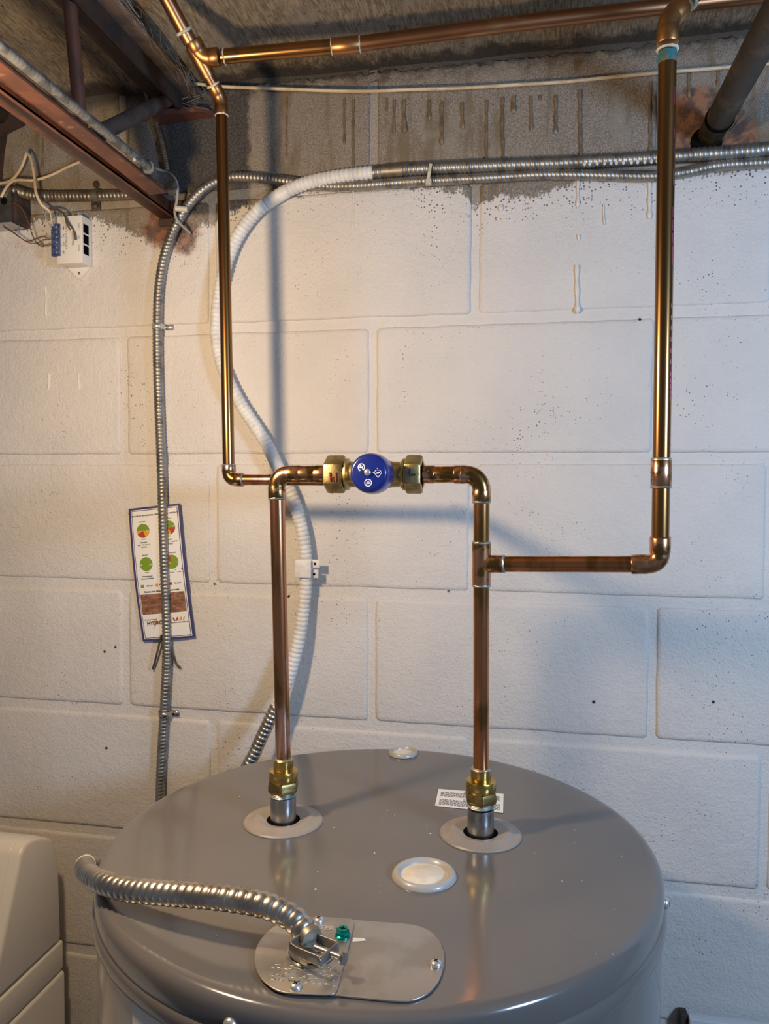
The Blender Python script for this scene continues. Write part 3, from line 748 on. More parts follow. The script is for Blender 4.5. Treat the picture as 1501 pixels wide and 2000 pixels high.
# lid skirt screws
for (u, v) in ((447, 2000), (1312, 1783)):
    # find the point of the skirt seen in that direction
    a = math.atan2(-1, -.15) if u < 700 else math.atan2(-.18, 1)
    best = None
    for i in range(720):
        th = i*math.pi/360; p_ = Vector((TX+.2722*math.cos(th), TY+.2722*math.sin(th), TZ-.018))
        e = p_-CAM; uu = 750.5+F*e.dot(RT)/e.dot(FW)
        if (p_.y < TY+.1) and (best is None or abs(uu-u) < best[0]): best = (abs(uu-u), th)
    th = best[1]; screw((TX+.2720*math.cos(th), TY+.2720*math.sin(th), TZ-.018), (math.cos(th), math.sin(th), 0), .0052)
# paper label on the lid
lab = [onT(856, 1541, TZ+.0010), onT(983, 1551, TZ+.0010), onT(982, 1588, TZ+.0010), onT(849, 1574, TZ+.0010)]
pl_ = sub(MB().prism(lab, (0, 0, .0003)).build('paper_label', M_PAPER, wh), wh)
mb = MB(); zz = TZ+.00145
def lf(s, t):
    a = Vector(lab[0]).lerp(Vector(lab[1]), s); b = Vector(lab[3]).lerp(Vector(lab[2]), s); q = a.lerp(b, t); q.z = zz; return q
rg = random.Random(5)
for i, t in enumerate([.10]+[.17+.055*j for j in range(5)]+[.52]+[.60+.055*j for j in range(6)]):
    s0, s1 = (.40, .60) if i in (0, 6) else (.05, .95)
    s_ = s0
    while s_ < s1:
        wlen = rg.uniform(.02, .06); e_ = min(s1, s_+wlen)
        mb.add([lf(s_, t), lf(e_, t), lf(e_, t+.028), lf(s_, t+.028)], [(0, 1, 2, 3)], False); s_ = e_+.012
mb.build('fine_print', M_INK, pl_)['kind'] = 'stuff'
# caution sticker on the tank side
def side(a, z, off=.0006): return Vector((TX+(.2702+off)*math.cos(a), TY+(.2702+off)*math.sin(a), z))
def ang_for(u, z):
    best = None
    for i in range(1800):
        th = R(215) + i*math.pi/1800*.75; e = side(th, z)-CAM; uu = 750.5+F*e.dot(RT)/e.dot(FW)
        if best is None or abs(uu-u) < best[0]: best = (abs(uu-u), th)
    return best[1]
a0 = ang_for(259, TZ-.10); vs = []; fs = []
zt0 = TZ-.0395
for i in range(13):
    a = a0+.042*i; vs += [side(a, zt0), side(a, zt0-.16)]
for i in range(12): fs.append((2*i, 2*i+1, 2*i+3, 2*i+2))
st_ = sub(MB().add(vs, fs).build('caution_sticker', M_PAPER, wh), wh)
mb = MB()
mb.add(*textmesh('CAUTION', .020, lambda x, y: side(a0+(.010+x)/.270, zt0-.024+y, .0010), 'LEFT', .0004), False)
mb.build('caution_word', M_CAUT, st_)
# specks of dust and drops on the lid
mb = MB(); rg = random.Random(2)
for (u, v, r) in ((468, 1556, 1.6), (652, 1616, 1.5), (840, 1628, 1.9), (731, 1666, 1.6), (620, 1703, 1.3), (756, 1583, 1.5), (616, 1737, 2.2), (1043, 1667, 1.2), (1213, 1672, 1.2), (1097, 1721, 1.0), (833, 1613, 1), (770, 1592, .8), (700, 1612, .7)):
    mb.sphere(onT(u, v, TZ+.0008), r*.00055, 8, (1, 1, .5))
for i in range(30): mb.sphere(onT(rg.uniform(350, 1200), rg.uniform(1560, 1880), TZ+.0008), rg.uniform(.0002, .0004), 6)
mb.build('dust_specks', M_PLUG, wh)['kind'] = 'stuff'

# ================================================================ FLEXIBLE CONDUITS
# heater whip: white-painted loop on the wall, behind the tank, over the lid into its connector
wp = thing('heater_conduit', HY(590, 1110, -.02), 'white-painted flexible conduit looping down the wall and over the heater lid', 'conduit')
W1 = [(728, 337, .013), (690, 341, .014), (640, 348, .016), (600, 357, .017), (560, 373, .017), (520, 397, .017), (490, 425, .017), (468, 455, .017), (452, 485, .017), (440, 520, .017), (430, 565, .016), (424, 610, .016), (423, 655, .016), (430, 700, .016), (446, 745, .017), (470, 790, .018), (498, 832, .018), (523, 872, .018), (545, 918, .018), (566, 960, .018), (582, 1005, .018), (592, 1050, .018), (597, 1095, .018), (597, 1140, .019), (592, 1190, .022), (585, 1240, .026), (573, 1290, .031), (557, 1340, .036), (540, 1378, .041)]
W1 = [HY(u, v, -y) for u, v, y in W1]
flex(MB(), W1, .0101, .0068, .24, 14).build('painted_section', M_WHITEPAINT, wp)
for i0, i1 in ((4, 6), (17, 19)):
    MB().tube(smoothpath([q+Vector((0, 0, 0)) for q in W1[i0:i1]], .006), .0101, 14).build('tape_wrap', M_WHITEPAINT, wp)
W2 = [W1[-1], HY(524, 1412, -.050), HY(508, 1446, -.058), HY(490, 1484, -.065), HY(452, 1545, -.072), Vector((-.262, -.10, -.56)), Vector((-.285, -.20, -.55)), HY(176, 1689, -.36), HY(167, 1690, -.44)]
flex(MB(), W2, .0099, .0068, .2, 14).build('hidden_section', M_FLEX_BRIGHT, wp)
W3 = [HY(167, 1690, -.44), HY(165, 1697, -.482), HY(178, 1712, -.53), HY(205, 1725, -.553), HY(250, 1737, -.566), HY(320, 1744, -.578), HY(400, 1750, -.586), HY(460, 1757, -.588), HY(510, 1766, -.589), HY(548, 1780, -.590), HY(578, 1799, -.592), HY(596, 1820, -.595)]
flex(MB(), W3, .0098, .0074, .2, 18).build('bright_section', M_FLEX_BRIGHT, wp)
mb = MB(); mb.tube(smoothpath(W3[0:3], .004)[:5], .0104, 14).build('painted_ring', M_WHITEPAINT, wp)
# connector
cb = onT(606, 1862, zt)
mb = MB().lathe([(.0, 0), (.0185, 0), (.0185, .0008), (.0165, .0012)], cb, ZH, 32); mb.build('washer', M_STEEL, wp)
MB().lathe([(.0150, .0010), (.0158, .002), (.0150, .0060), (.0115, .0065), (.0108, .0110), (.0, .0110)], cb, ZH, 28).build('connector_base', M_FLEX, wp)
end = W3[-1]; dE = (onT(628, 1856, zt+.012)-end).normalized()
s_ = Vector((dE.x, dE.y, 0)).normalized(); sd = ZH.cross(s_)
q = end + dE*.004
mb = MB()
A_ = onT(590, 1850, zt+.012); B_ = onT(645, 1872, zt+.012)
ax_ = (B_-A_); ax_.z = 0; ax_.normalize(); sd = ZH.cross(ax_)
ctr = onT(606, 1846, zt+.014)
for sgn in (-1, 1):
    p_ = ctr+sd*(.0100*sgn); mb.prism([p_-ax_*.010-ZH*.0020, p_-ax_*.004-ZH*.0045, p_+ax_*.016-ZH*.0045, p_+ax_*.0185-ZH*.001, p_+ax_*.0165+ZH*.0030, p_-ax_*.004+ZH*.0030, p_-ax_*.010+ZH*.0045], sd*(.0016*sgn))
p_ = ctr+ax_*.0165; mb.prism([p_-sd*.0112-ZH*.0045, p_+sd*.0112-ZH*.0045, p_+sd*.0112+ZH*.0030, p_-sd*.0112+ZH*.0030], ax_*.0016)
p_ = ctr-ax_*.010; mb.prism([p_-sd*.0112-ZH*.0020, p_+sd*.0112-ZH*.0020, p_+sd*.0105+ZH*.0045, p_-sd*.0105+ZH*.0045], -ax_*.0016)
for sgn in (-1, 1): mb.prism([ctr+sd*.008*sgn-ax_*.004-ZH*.004, ctr+sd*.008*sgn+ax_*.006-ZH*.004, ctr+sd*.007*sgn+ax_*.003-ZH*.0105, ctr+sd*.007*sgn-ax_*.003-ZH*.0105], sd*.0015*sgn)
mb.build('clamp_saddle', M_SADDLE, wp, bev=.0005)
sx_ = sub(MB().tube([ctr+ax_*.004, ctr+ax_*.029], .0019, 12).build('clamp_screw', M_FLEX_BRIGHT, wp), wp)
MB().lathe([(.0, -.001), (.0040, -.001), (.0046, .0006), (.0040, .0024), (.0, .0030)], ctr+ax_*.029, ax_, 20).build('screw_head', M_STEEL, sx_)
MB().lathe([(.0, 0), (.0088, 0), (.0092, .003), (.0085, .006), (0, .0065)], q, dE, 20).build('armour_end', M_FLEX_DULL, wp)
MB().tube([HY(538, 1801, -.600), HY(556, 1806, -.600), HY(564, 1800, -.600)], .0014, 8).build('cut_strand', M_FLEX_DULL, wp)
# the painted two-hole strap
def strap(parent, q, r, du, mat, mat2, along=ZH, width=.0085, hole=True):
    """one-hole strap: half band over the conduit (centre q, radius r) plus a screwed ear towards du"""
    q = Vector(q); du = Vector(du).normalized(); al = Vector(along).normalized(); vs = []; fs = []
    nn = Vector((0, -1, 0)); P = []
    for i in range(13):
        t = math.pi*i/12; P.append(q + du*(-math.cos(t)*(r+.0012)) + nn*(math.sin(t)*(r+.0012)))
    base = -q.y-.0012
    P = [P[0]-nn*(base-.000)]+P+[P[-1]-nn*base*.9, P[-1]-nn*base*.9+du*.012]
    for p_ in P: vs += [p_-al*width/2, p_+al*width/2]
    for i in range(len(P)-1): fs.append((2*i, 2*i+1, 2*i+3, 2*i+2))
    mb = MB().add(vs, fs)
    me = mb.build('strap', mat, parent)
    mo = me.modifiers.new('t', 'SOLIDIFY'); mo.thickness = .0010; mo.offset = 0
    sc_ = P[-1]-du*.0045+nn*.0006
    MB().lathe([(.0040, 0), (.0038, .0014), (.0022, .0026), (0, .0028)], sc_, nn, 16).build('strap_screw', mat2, parent)
q = HY(597, 1110, -.018)
mb = MB().box((q.x-.013, -.0320, q.z-.013), (q.x+.012, -.0292, q.z+.014)); mb.build('painted_strap', M_WHITEPAINT, wp, bev=.001)
e = sub(MB().box((q.x+.010, -.0260, q.z+.002), (q.x+.024, -.0245, q.z+.014)).box((q.x+.008, -.0230, q.z-.014), (q.x+.021, -.0215, q.z-.001)).build('strap_ear', M_WHITEPAINT, wp, bev=.0006), wp)
MB().lathe([(.0020, 0), (0, .0001)], (q.x+.0165, -.0262, q.z+.008), (0, -1, 0), 12).lathe([(.0020, 0), (0, .0001)], (q.x+.0145, -.0232, q.z-.008), (0, -1, 0), 12).build('strap_hole', M_BLACK, e)
# its bare continuation along the wall to the right
uc = thing('upper_conduit', HY(1100, 325, -.013), 'upper of two grey flexible conduits running right along the wall', 'conduit')
U1 = [(728, 337), (760, 334), (800, 331), (860, 328), (930, 325), (1000, 322), (1080, 319), (1160, 315), (1240, 311), (1320, 305), (1400, 300), (1470, 295), (1560, 287)]
flex(MB(), [HY(u, v, -.0125) for u, v in U1] + [Vector((.95, -.0125, .408)), Vector((1.38, -.0125, .404))], .0098, .0066, .17, 14).build('flex_run', M_FLEX, uc)
MB().tube([HY(746, 335, -.0125), HY(786, 332, -.0125)], .0100, 16).build('coupler_sleeve', M_FLEX_DULL, uc)
mb = MB()
for u in range(1140, 1285, 13): mb.sphere(HY(u+rnd.uniform(-2, 2), 320-(u-1140)*.035, -.0195), .0030, 8, (.8, .8, 1.1))
mb.build('paint_blots', M_WHITEPAINT, uc)
lc = thing('lower_conduit', HY(315, 900, -.012), 'long thin flexible conduit running left along the wall then down behind the heater', 'conduit')
L1 = [(1560, 314), (1470, 319), (1400, 324), (1340, 336), (1280, 344), (1200, 343), (1110, 341), (1040, 342), (960, 347), (880, 351), (800, 355), (720, 361), (650, 364), (600, 360), (555, 353), (500, 347), (455, 346), (420, 356), (392, 374), (368, 400), (350, 428), (334, 462), (320, 505), (311, 560), (308, 620), (308, 700), (311, 800), (315, 900), (318, 1000), (321, 1100), (325, 1200), (326, 1280), (323, 1350), (319, 1420), (315, 1490), (313, 1560), (316, 1640), (322, 1740)]
flex(MB(), [Vector((1.38, -.010, .385)), Vector((.95, -.010, .389))] + [HY(u, v, -.0100 - (.006 if 400 > u > 330 else 0)) for u, v in L1], .0078, .0058, .2, 12).build('flex_run', M_FLEX, lc)
strap(lc, HY(308, 638, -.0100), .0078, XH, M_ZINC, M_ZINC)
strap(lc, HY(321, 1394, -.0100), .0078, XH, M_FLEX_BRIGHT, M_FLEX_BRIGHT)
# cable tie round both conduits
tie = MB(); a, b = HY(841, 320, -.024), HY(836, 352, -.022)
tie.tube([a, a.lerp(b, .5)+Vector((0, -.0015, 0)), b], .0030, 4, r2=.0008, up=(1, 0, 0)); tie.box(b+Vector((-.0035, -.003, -.007)), b+Vector((.0045, .003, .001)))
tag(tie.build('cable_tie', M_TIE, None), 'pale nylon cable tie binding the two conduits together at top centre', 'cable tie')
# left conduit into the steel box
bc = thing('left_conduit', HY(150, 380, -.014), 'short spiral conduit from the steel box to the joist at upper left', 'conduit')
flex(MB(), [HY(24, 371, -.030), HY(40, 376, -.024), HY(62, 381, -.014), (HY(90, 383, -.0125)), HY(150, 383, -.0125), HY(210, 382, -.0125), HY(262, 380, -.0125), HY(300, 378, -.0125)], .0087, .0064, .17, 12).build('flex_run', M_FLEX_DULL, bc)
q = HY(188, 382, -.0125); MB().tube([q-XH*.006, q+XH*.006], .0093, 16).build('strap', M_FLEX_DULL, bc)
q = HY(187, 403, -.003); MB().box(q+Vector((-.008, -.0005, -.007)), q+Vector((.007, .001, .013))).lathe([(.005, 0), (.004, .003), (0, .004)], q+Vector((0, -.001, 0)), (0, -1, 0), 14).build('strap_ear', M_FLEX_DULL, bc)
mb = MB().lathe([(.0055, -.004), (.0055, .003), (.0045, .0042), (0, .0045)], HY(189, 361, 0), (0, -1, 0), 12); tag(mb.build('bolt', M_DARKSTEEL), 'rusty round bolt head in the bare wall above the left conduit', 'bolt')

# ================================================================ WIRES, BOX AND METER AT LEFT
bx = thing('steel_box', HY(5, 400, -.02), 'small galvanised steel box cut off by the left picture edge', 'box')
q = HY(20, 432, 0); x1 = HY(22, 400, -.04).x; zt_, zb_ = HY(10, 366, -.04).z, HY(10, 434, -.04).z
MB().box((x1-.06, -.040, zb_), (x1, -.0385, zt_)).box((x1-.0015, -.040, zb_), (x1, -.001, zt_)).box((x1-.06, -.040, zb_), (x1, -.001, zb_+.0015)).build('box_shell', M_STEEL, bx, bev=.0005)
MB().lathe([(.0058, 0), (0, .0002)], HY(7, 392, -.0405), (0, -1, 0), 16).build('knockout', M_BLACK, bx)
MB().box((x1, -.034, zb_+.001), (x1+.006, -.001, zt_-.004)).build('box_flange', M_DARKSTEEL, bx)
wt = thing('cream_wires', HY(60, 350, -.03), 'cream wires looping out of the steel box toward the meter', 'wire')
def wire(parent, pts, r, mat, name='wire'): return MB().tube(smoothpath(pts, .004), r, 8).build(name, mat, parent)
wire(wt, [HY(-20, 358, -.04), HY(0, 358, -.04), HY(22, 352, -.04), HY(40, 330, -.04), HY(52, 300, -.035)], .0022, M_WIRE)
wire(wt, [HY(52, 298, -.035), HY(60, 310, -.04), HY(67, 345, -.045), HY(70, 375, -.05), HY(80, 398, -.045), HY(96, 412, -.035), HY(100, 420, -.03)], .0022, M_WIRE)
wire(wt, [HY(2, 385, -.042), HY(14, 364, -.042), HY(30, 352, -.040), HY(66, 352, -.035), HY(100, 342, -.03), HY(135, 325, -.028), HY(165, 313, -.03), HY(200, 300, -.035)], .0021, M_WIRE)
cw = MB()
wire(None, [HY(332, 167, -.02), HY(380, 164, -.02), HY(430, 169, -.02), HY(500, 172, -.02), HY(560, 174, -.02), HY(640, 177, -.02), HY(720, 178, -.02), HY(800, 175, -.02), HY(900, 172, -.02), HY(1000, 166, -.02), HY(1100, 160, -.02), HY(1200, 150, -.02), HY(1300, 141, -.02), HY(1400, 133, -.02), HY(1450, 128, -.02), HY(1560, 118, -.02), Vector((.95, -.02, .535)), Vector((1.38, -.02, .530))], .0024, M_WIRE, 'ceiling_wire')
tag(bpy.data.objects['ceiling_wire'], 'long thin cream wire strung along the top of the wall', 'wire')
mt_ = thing('energy_meter', HY(140, 480, -.01), 'small white plastic meter box with blue terminals on the wall', 'meter')
YM = -.030
TLm, TRm, BRm, BLm = HY(112, 424, YM), HY(160, 420, YM), HY(160, 511, YM), HY(108, 518, YM)
x0, x1 = HY(111, 470, YM).x, HY(160, 470, YM).x; z1, z0 = HY(135, 421, YM).z, HY(135, 514, YM).z
body = sub(MB().box((x0, YM, z0), (x1, -.001, z1)).build('meter_body', M_METER, mt_, bev=.0012), mt_)
ear = [(x0, -.001, z0), (x1, -.001, z0), ((x0+x1)/2, -.001, z0-.020)]
MB().prism([(x0, -.004, z0+.002), (x1, -.004, z0+.002), ((x0+x1)/2+.002, -.004, z0-.017), ((x0+x1)/2-.002, -.004, z0-.017)], (0, .003, 0)).build('mounting_ear', M_METER, mt_)
MB().prism([(x0+.010, -.004, z1-.002), (x1-.010, -.004, z1-.002), ((x0+x1)/2, -.004, z1+.012)], (0, .003, 0)).build('mounting_ear', M_METER, mt_)
MB().lathe([(.0022, 0), (0, .0006)], ((x0+x1)/2, -.0042, z0-.009), (0, -1, 0), 12).build('ear_screw', M_FLEX_DULL, mt_)
for i in range(3):
    zc = z1-.019-.0165*i; MB().box((x1-.0006, -.026, zc-.0068), (x1+.0005, -.012, zc+.0068)).build('port', M_BLACK, mt_)
tb = sub(MB().box((x0-.0085, YM+.004, z1-.062), (x0+.0065, YM-.0025, z1-.012)).build('terminal_block', M_TERM, mt_, bev=.0006), mt_)
for i in range(6): MB().lathe([(.0018, 0), (0, .0005)], (x0+.001, YM-.0026, z1-.017-.008*i), (0, -1, 0), 10).build('terminal_screw', M_ZINC, tb)
def mf(cx0, cz0): # reading downwards
    return lambda x, y: Vector((cx0+y, YM-.0003, cz0-x))
wm = x1-x0; mb = MB(); zc = (z0+z1)/2
mb.add(*textmesh('VOLTS & WORLDS +', .0042, mf(x0+wm*.38, zc+.004)), False)
for i, tx in enumerate(('RED', 'CT 1', 'CT 2', 'BLK')):
    mb.add(*textmesh(tx, .0030, mf(x0+wm*.27, z1-.019-.0125*i), bold=.0001), False)
    mb.add(*textmesh('1 2', .0026, mf(x0+wm*.20, z1-.019-.0125*i)), False)
for i, tx in enumerate(('PORT A', 'NET', 'PHONE')): mb.add(*textmesh(tx, .0028, mf(x0+wm*.88, z1-.018-.0165*i)), False)
mb.build('meter_print', M_INK, body)
mb = MB(); mb.add(*textmesh('comNest', .0062, mf(x0+wm*.66, zc+.002), bold=.0001), False); mb.build('meter_logo', M_PG, body)
ww = thing('thin_wires', HY(110, 440, -.035), 'thin brown and green wires trailing around the white meter', 'wire')
wire(ww, [HY(26, 394, -.04), HY(40, 404, -.04), HY(52, 425, -.038), HY(62, 455, -.036), HY(72, 475, -.036), HY(84, 482, -.036), HY(98, 474, -.034)], .0007, M_BRNWIRE)
wire(ww, [HY(24, 397, -.04), HY(38, 402, -.04), HY(54, 430, -.038), HY(64, 462, -.036), HY(75, 476, -.036), HY(90, 480, -.036), HY(99, 477, -.034)], .0007, M_BRNWIRE)
wire(ww, [HY(7, 443, -.04), HY(22, 452, -.038), HY(38, 463, -.036), HY(52, 471, -.036), HY(66, 468, -.036), HY(82, 462, -.036), HY(98, 466, -.034)], .0008, M_BRNWIRE)
wire(ww, [HY(6, 440, -.04), HY(30, 456, -.038), HY(50, 471, -.036), HY(68, 476, -.036), HY(84, 468, -.036), HY(99, 468, -.034)], .0007, M_BRNWIRE)
wire(ww, [HY(88, 416, -.035), HY(90, 408, -.036), HY(105, 407, -.036), HY(118, 411, -.036), HY(126, 422, -.037), HY(130, 438, -.036), HY(137, 449, -.034)], .0009, M_BRNWIRE)
wire(ww, [HY(94, 410, -.036), HY(112, 410, -.037), HY(128, 421, -.038), HY(131, 434, -.037), HY(143, 450, -.036), HY(146, 468, -.034)], .0009, M_GRNWIRE)
wire(ww, [HY(98, 409, -.036), HY(122, 414, -.037), HY(133, 432, -.037), HY(146, 455, -.036), HY(149, 469, -.034)], .0008, M_BRNWIRE)
wire(ww, [HY(90, 410, -.036), HY(88, 420, -.036), HY(94, 434, -.035), HY(102, 448, -.034)], .0008, M_GREYWIRE)
wire(ww, [HY(96, 410, -.036), HY(100, 425, -.036), HY(102, 442, -.034)], .0011, M_WIRE)
wire(ww, [HY(104, 412, -.036), HY(106, 425, -.036), HY(105, 442, -.034)], .0008, M_GREYWIRE)

# ================================================================ RATE CARD BEHIND THE CONDUIT
YC = -.006
TL, TR_, BR, BL = HY(251, 994, YC), HY(352, 983, YC), HY(381, 1245, YC), HY(279, 1253, YC)
ct = thing('rate_card', (TL+BR)/2, 'tilted white rate card with coloured pie charts tucked behind the conduit', 'card')
def card(s, t, lift=0.0):
    q = TL.lerp(TR_, s).lerp(BL.lerp(BR, s), t); q.x += .003*math.sin(t*math.pi)*-1*(1 if s < .5 else .6)
    q.y = YC + .004*math.cos((s-.45)*3.1)*-.5 - lift; return q
WC = (TR_-TL).length; HC = (BL-TL).length
def cgrid(mb, s0, t0, s1, t1, lift, n=6, m_=6):
    vs = [card(s0+(s1-s0)*i/n, t0+(t1-t0)*j/m_, lift) for j in range(m_+1) for i in range(n+1)]
    fs = [(j*(n+1)+i, (j+1)*(n+1)+i, (j+1)*(n+1)+i+1, j*(n+1)+i+1) for j in range(m_) for i in range(n)]
    mb.add(vs, fs); return mb
cgrid(MB(), 0, 0, 1, 1, 0, 10, 20).build('navy_border', M_NAVY, ct)
mb = MB()
cgrid(MB(), .045, .016, .955, .984, .0003, 10, 20).build('white_line', M_PAPER, ct)
cgrid(MB(), .06, .021, .94, .979, .00045, 10, 20).build('navy_line', M_NAVY, ct)
face = sub(cgrid(MB(), .072, .026, .928, .974, .0006, 10, 20).build('card_face', M_PAPER, ct), ct)
def cf(s, t, rot=0): return lambda x, y: card(s+x/WC, t-y/HC, .0014)
def disc(s, t, r, slices):
    for a0_, a1_, mat in slices:
        k = max(3, int((a1_-a0_)/12)); vs = [card(s, t, .0008)]
        for i in range(k+1):
            a = R(a0_+(a1_-a0_)*i/k); vs.append(card(s+r*math.cos(a)/WC, t-r*math.sin(a)/HC, .0008))
        MB().add(vs, [(0, i+1, i+2) for i in range(k)], False).build('pie_slice', mat, face)
rr_ = .0112
disc(.265, .175, rr_, [(-4, 176, M_PG), (176, 206, M_PO), (206, 290, M_PR), (290, 356, M_PO)])
disc(.745, .170, rr_, [(0, 180, M_PG), (180, 290, M_PO), (290, 360, M_PR)])
disc(.270, .425, rr_, [(0, 360, M_PG)])
disc(.745, .425, rr_, [(-140, 100, M_PG), (100, 165, M_PR), (165, 220, M_PO)])
mb = MB()
def ct_text(s, t, tx, size, bold=.00003, al='CENTER'): mb.add(*textmesh(tx, size, cf(s, t), al, bold), False)
ct_text(.5, .062, 'LOW RATES ON EVENINGS, WEEKENDS AND HOLIDAYS', .0031, .00006)
ct_text(.265, .108, 'MIDNIGHT', .0022); ct_text(.745, .103, 'MIDNIGHT', .0022); ct_text(.265, .237, 'NOON', .0022); ct_text(.745, .232, 'NOON', .0022)
for s, t, a in ((.265, .262, 'Summer'), (.745, .256, 'Winter')): ct_text(s, t, a, .0034, .00008)
for s, t, a in ((.265, .280, 'May 1 - October 31'), (.265, .296, 'weekdays'), (.745, .274, 'November 1 - April 30'), (.745, .290, 'weekdays')): ct_text(s, t, a, .0027)
ct_text(.270, .358, 'MIDNIGHT', .0022); ct_text(.745, .358, 'EXPLANATIONS', .0024, .00005); ct_text(.270, .488, 'NOON', .0022)
ct_text(.270, .516, 'Weekends and', .0030, .00006); ct_text(.270, .533, 'Statutory Holidays', .0030, .00006)
for s, a in ((.60, 'Off-peak'), (.74, 'Mid-peak'), (.87, 'On-peak')): ct_text(s, .502, a, .0019); 
ct_text(.295, .588, 'Off-peak', .0031, .00006); ct_text(.545, .586, 'Mid-peak', .0031, .00006); ct_text(.815, .583, 'On-peak', .0031, .00006)
ct_text(.50, .632, 'Choose your time. Manage your costs', .0038, .00012)
ct_text(.225, .842, 'KITCHENER-WILMOT', .0022); ct_text(.765, .875, 'Waterloo North Hydro Inc.', .0027, .00005)
mb.build('card_print', M_INK, face)
mb = MB(); ct_text(.30, .868, 'HYDRO', .0078, .0003); mb.build('card_logo', M_NAVY, face)
mb = MB(); ct_text(.36, .178, 'A.M.', .0028, .0001); ct_text(.845, .162, 'A.M.', .0028, .0001); ct_text(.17, .430, 'P.M.', .0034, .0001); ct_text(.37, .430, 'A.M.', .0034, .0001); ct_text(.86, .430, 'off', .0028, .0001); ct_text(.66, .385, 'on', .0026, .0001)
for i in range(len(mb.v)): mb.v[i].y -= .0003
mb.build('card_white_print', M_PAPER, face)
def quad(s0, t0, s1, t1, mat, nm, lift=.0008, sk=0):
    k = max(1, int((s1-s0)/.09)); j = max(1, int((t1-t0)/.04)); vs = []; fs = []
    for b in range(j+1):
        for a in range(k+1): vs.append(card(s0+(s1-s0)*a/k+sk*(1-b/j), t0+(t1-t0)*b/j, lift+.0002))
    for b in range(j):
        for a in range(k): fs.append((b*(k+1)+a, (b+1)*(k+1)+a, (b+1)*(k+1)+a+1, b*(k+1)+a+1))
    MB().add(vs, fs, False).build(nm, mat, face)
quad(.12, .578, .18, .600, M_PG, 'key_square'); quad(.65, .574, .71, .596, M_PR, 'key_square'); quad(.40, .576, .46, .598, M_PO, 'key_square')
quad(.66, .470+.01, .68, .488, M_INK, 'key_mark'); quad(.79, .480, .81, .488, M_PG, 'key_mark'); quad(.91, .478, .93, .488, M_INK, 'key_mark')
quad(.085, .650, .915, .800, M_BR1, 'brick_photo', .0007)
rg = random.Random(4)
for j in range(8):
    t = .652+.0185*j; s = .09-(.06 if j % 2 else 0)
    while s < .91:
        a, b = max(s, .087), min(s+.12, .913)
        if b-a > .02 and rg.random() < .55 and not (.50 < (a+b)/2 < .62): quad(a, t, b, t+.0155, M_BR2, 'brick_print', .0009)
        s += .127
M_GP = S('print_grey', (.20, .17, .16), .6)
quad(.52, .650, .62, .800, M_GP, 'meter_photo', .0010)
annm = MB(); annulus(annm, lambda x, y: card(.572+x/WC, .715-y/HC, .0012), .0058, .0066, 20, -.6, 3.8); annm.build('meter_ring', M_INK, face)
quad(.535, .698, .605, .735, M_PAPER, 'meter_dial', .0013)
quad(.66, .838, .69, .864, M_PR, 'logo_stroke', .0009, -.03); quad(.69, .838, .72, .864, M_PR, 'logo_stroke', .0010, .03); quad(.75, .838, .79, .864, M_PO, 'logo_stroke', .0009, .03); quad(.82, .838, .84, .864, M_PO, 'logo_stroke', .0009, .03)
MB().add([card(.36, .825, .0011), card(.27, .870, .0011), card(.32, .868, .0011), card(.25, .915, .0011), card(.37, .858, .0011), card(.32, .860, .0011)], [(0, 1, 2), (2, 3, 4), (2, 4, 5)], False).build('logo_bolt', M_PO, face)
# two stub cable ends below the card
tw = MB(); tw.tube(smoothpath([HY(315, 1240, -.012), HY(307, 1274, -.010), HY(298, 1307, -.006)], .004), .0017, 8)
tag(tw.build('cable_stub', M_TWIG), 'dark stub of cable poking down left of the conduit under the card', 'cable')
tw = MB(); tw.tube(smoothpath([HY(329, 1240, -.010), HY(336, 1275, -.009), HY(344, 1296, -.006), HY(352, 1304, -.004)], .004), .0019, 8)
tag(tw.build('cable_stub', M_TWIG), 'olive stub of cable poking down right of the conduit under the card', 'cable')

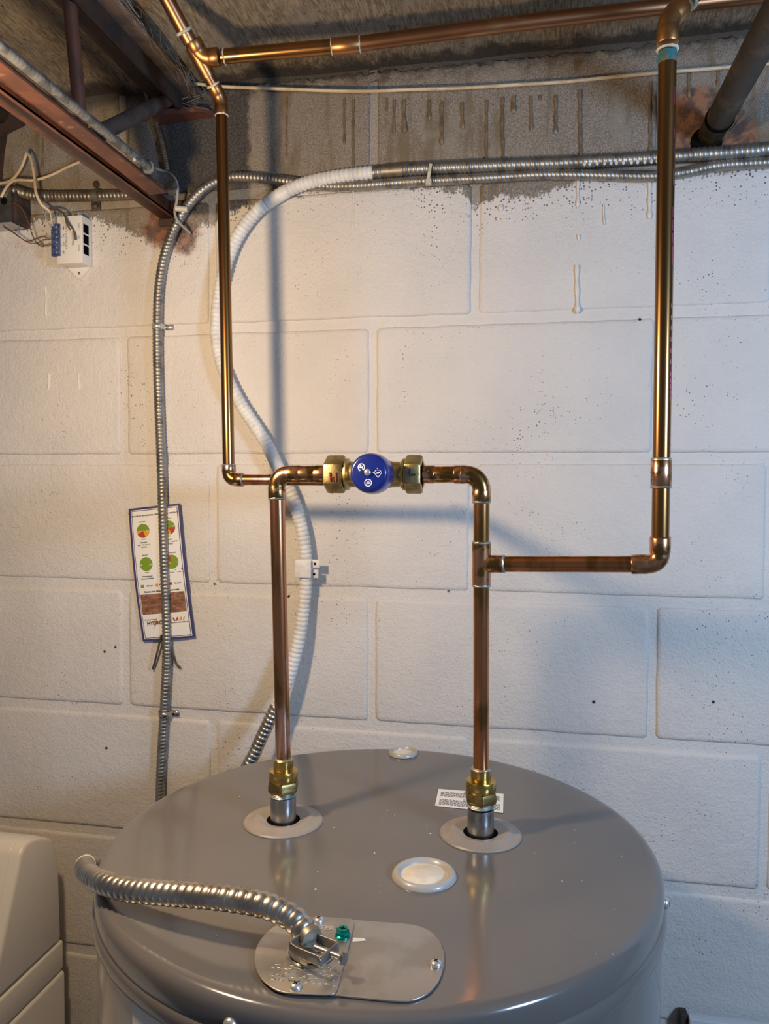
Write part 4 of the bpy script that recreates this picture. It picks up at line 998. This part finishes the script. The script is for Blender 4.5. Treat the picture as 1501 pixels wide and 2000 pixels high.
# ================================================================ WASHING MACHINE CORNER
XS = -.493
ws = thing('washing_machine', (XS-.34, -.38, -ZO), 'cream washing machine with rounded console, cut off at lower left', 'washing machine')
MB().box((XS-.68, -.74, -ZO), (XS+.0035, -.045, -.817)).build('cabinet', M_WASHER_S, ws, bev=.006)
MB().box((XS-.68, -.26, -.8145), (XS+.001, -.046, -.768)).build('console_base', M_WASHER_S, ws, bev=.004)
prf = [(-.050, -.7655), (-.054, -.640), (-.060, -.612), (-.074, -.591), (-.095, -.580), (-.120, -.572), (-.136, -.572), (-.147, -.582), (-.153, -.600), (-.218, -.7655)]
MB().prism([(XS, y, z) for y, z in prf], (-.68, 0, 0)).build('console', M_WASHER_S, ws, bev=.006)
MB().prism([(XS-.016, y-.0018 if y < -.13 else y, z+.0015) for y, z in prf[3:]]+[(XS-.016, -.08, -.7655)], (-.65, 0, 0)).build('console_face', M_WASHER, ws, bev=.003)
# ================================================================ BOARD AT LOWER RIGHT
bd = thing('leaning_board', (.64, -.025, -ZO), 'white board edge just showing at the lower right corner behind the heater', 'board')
MB().box((.459, -.030, -ZO), (.86, -.014, -.779)).build('panel', M_BOARD, bd, bev=.001)
MB().box((.448, -.022, -1.1), (.4585, -.004, -.7790)).build('edge_strip', M_DARKSTEEL, bd, bev=.002)  # narrow dark strip along the board's left edge
# old conduit stub and dark flat patch at the far left edge
oh = thing('pipe_stub', HY(0, 230, -.01), 'dark pipe stub in the wall at the far left edge', 'pipe')
q = HY(2, 222, 0); MB().tube([q, q+Vector((-.01, -.06, .004))], .017, 20).build('stub', M_OLDBAR, oh)
mb = MB(); pts = [(0, 205), (22, 205), (45, 232), (50, 244), (34, 252), (14, 262), (8, 300), (4, 350), (-30, 350), (-40, 205)]
mb.prism([HY(u, v, -.0012) for u, v in pts], (0, .003, 0)); mb.build('dark_patch', M_DARKSTEEL, oh)

# ---------------------------------------------------------------- everything was laid out around eye level: lift it onto its floor
for o in bpy.data.objects:
    if o.parent is None: o.location.z += ZO
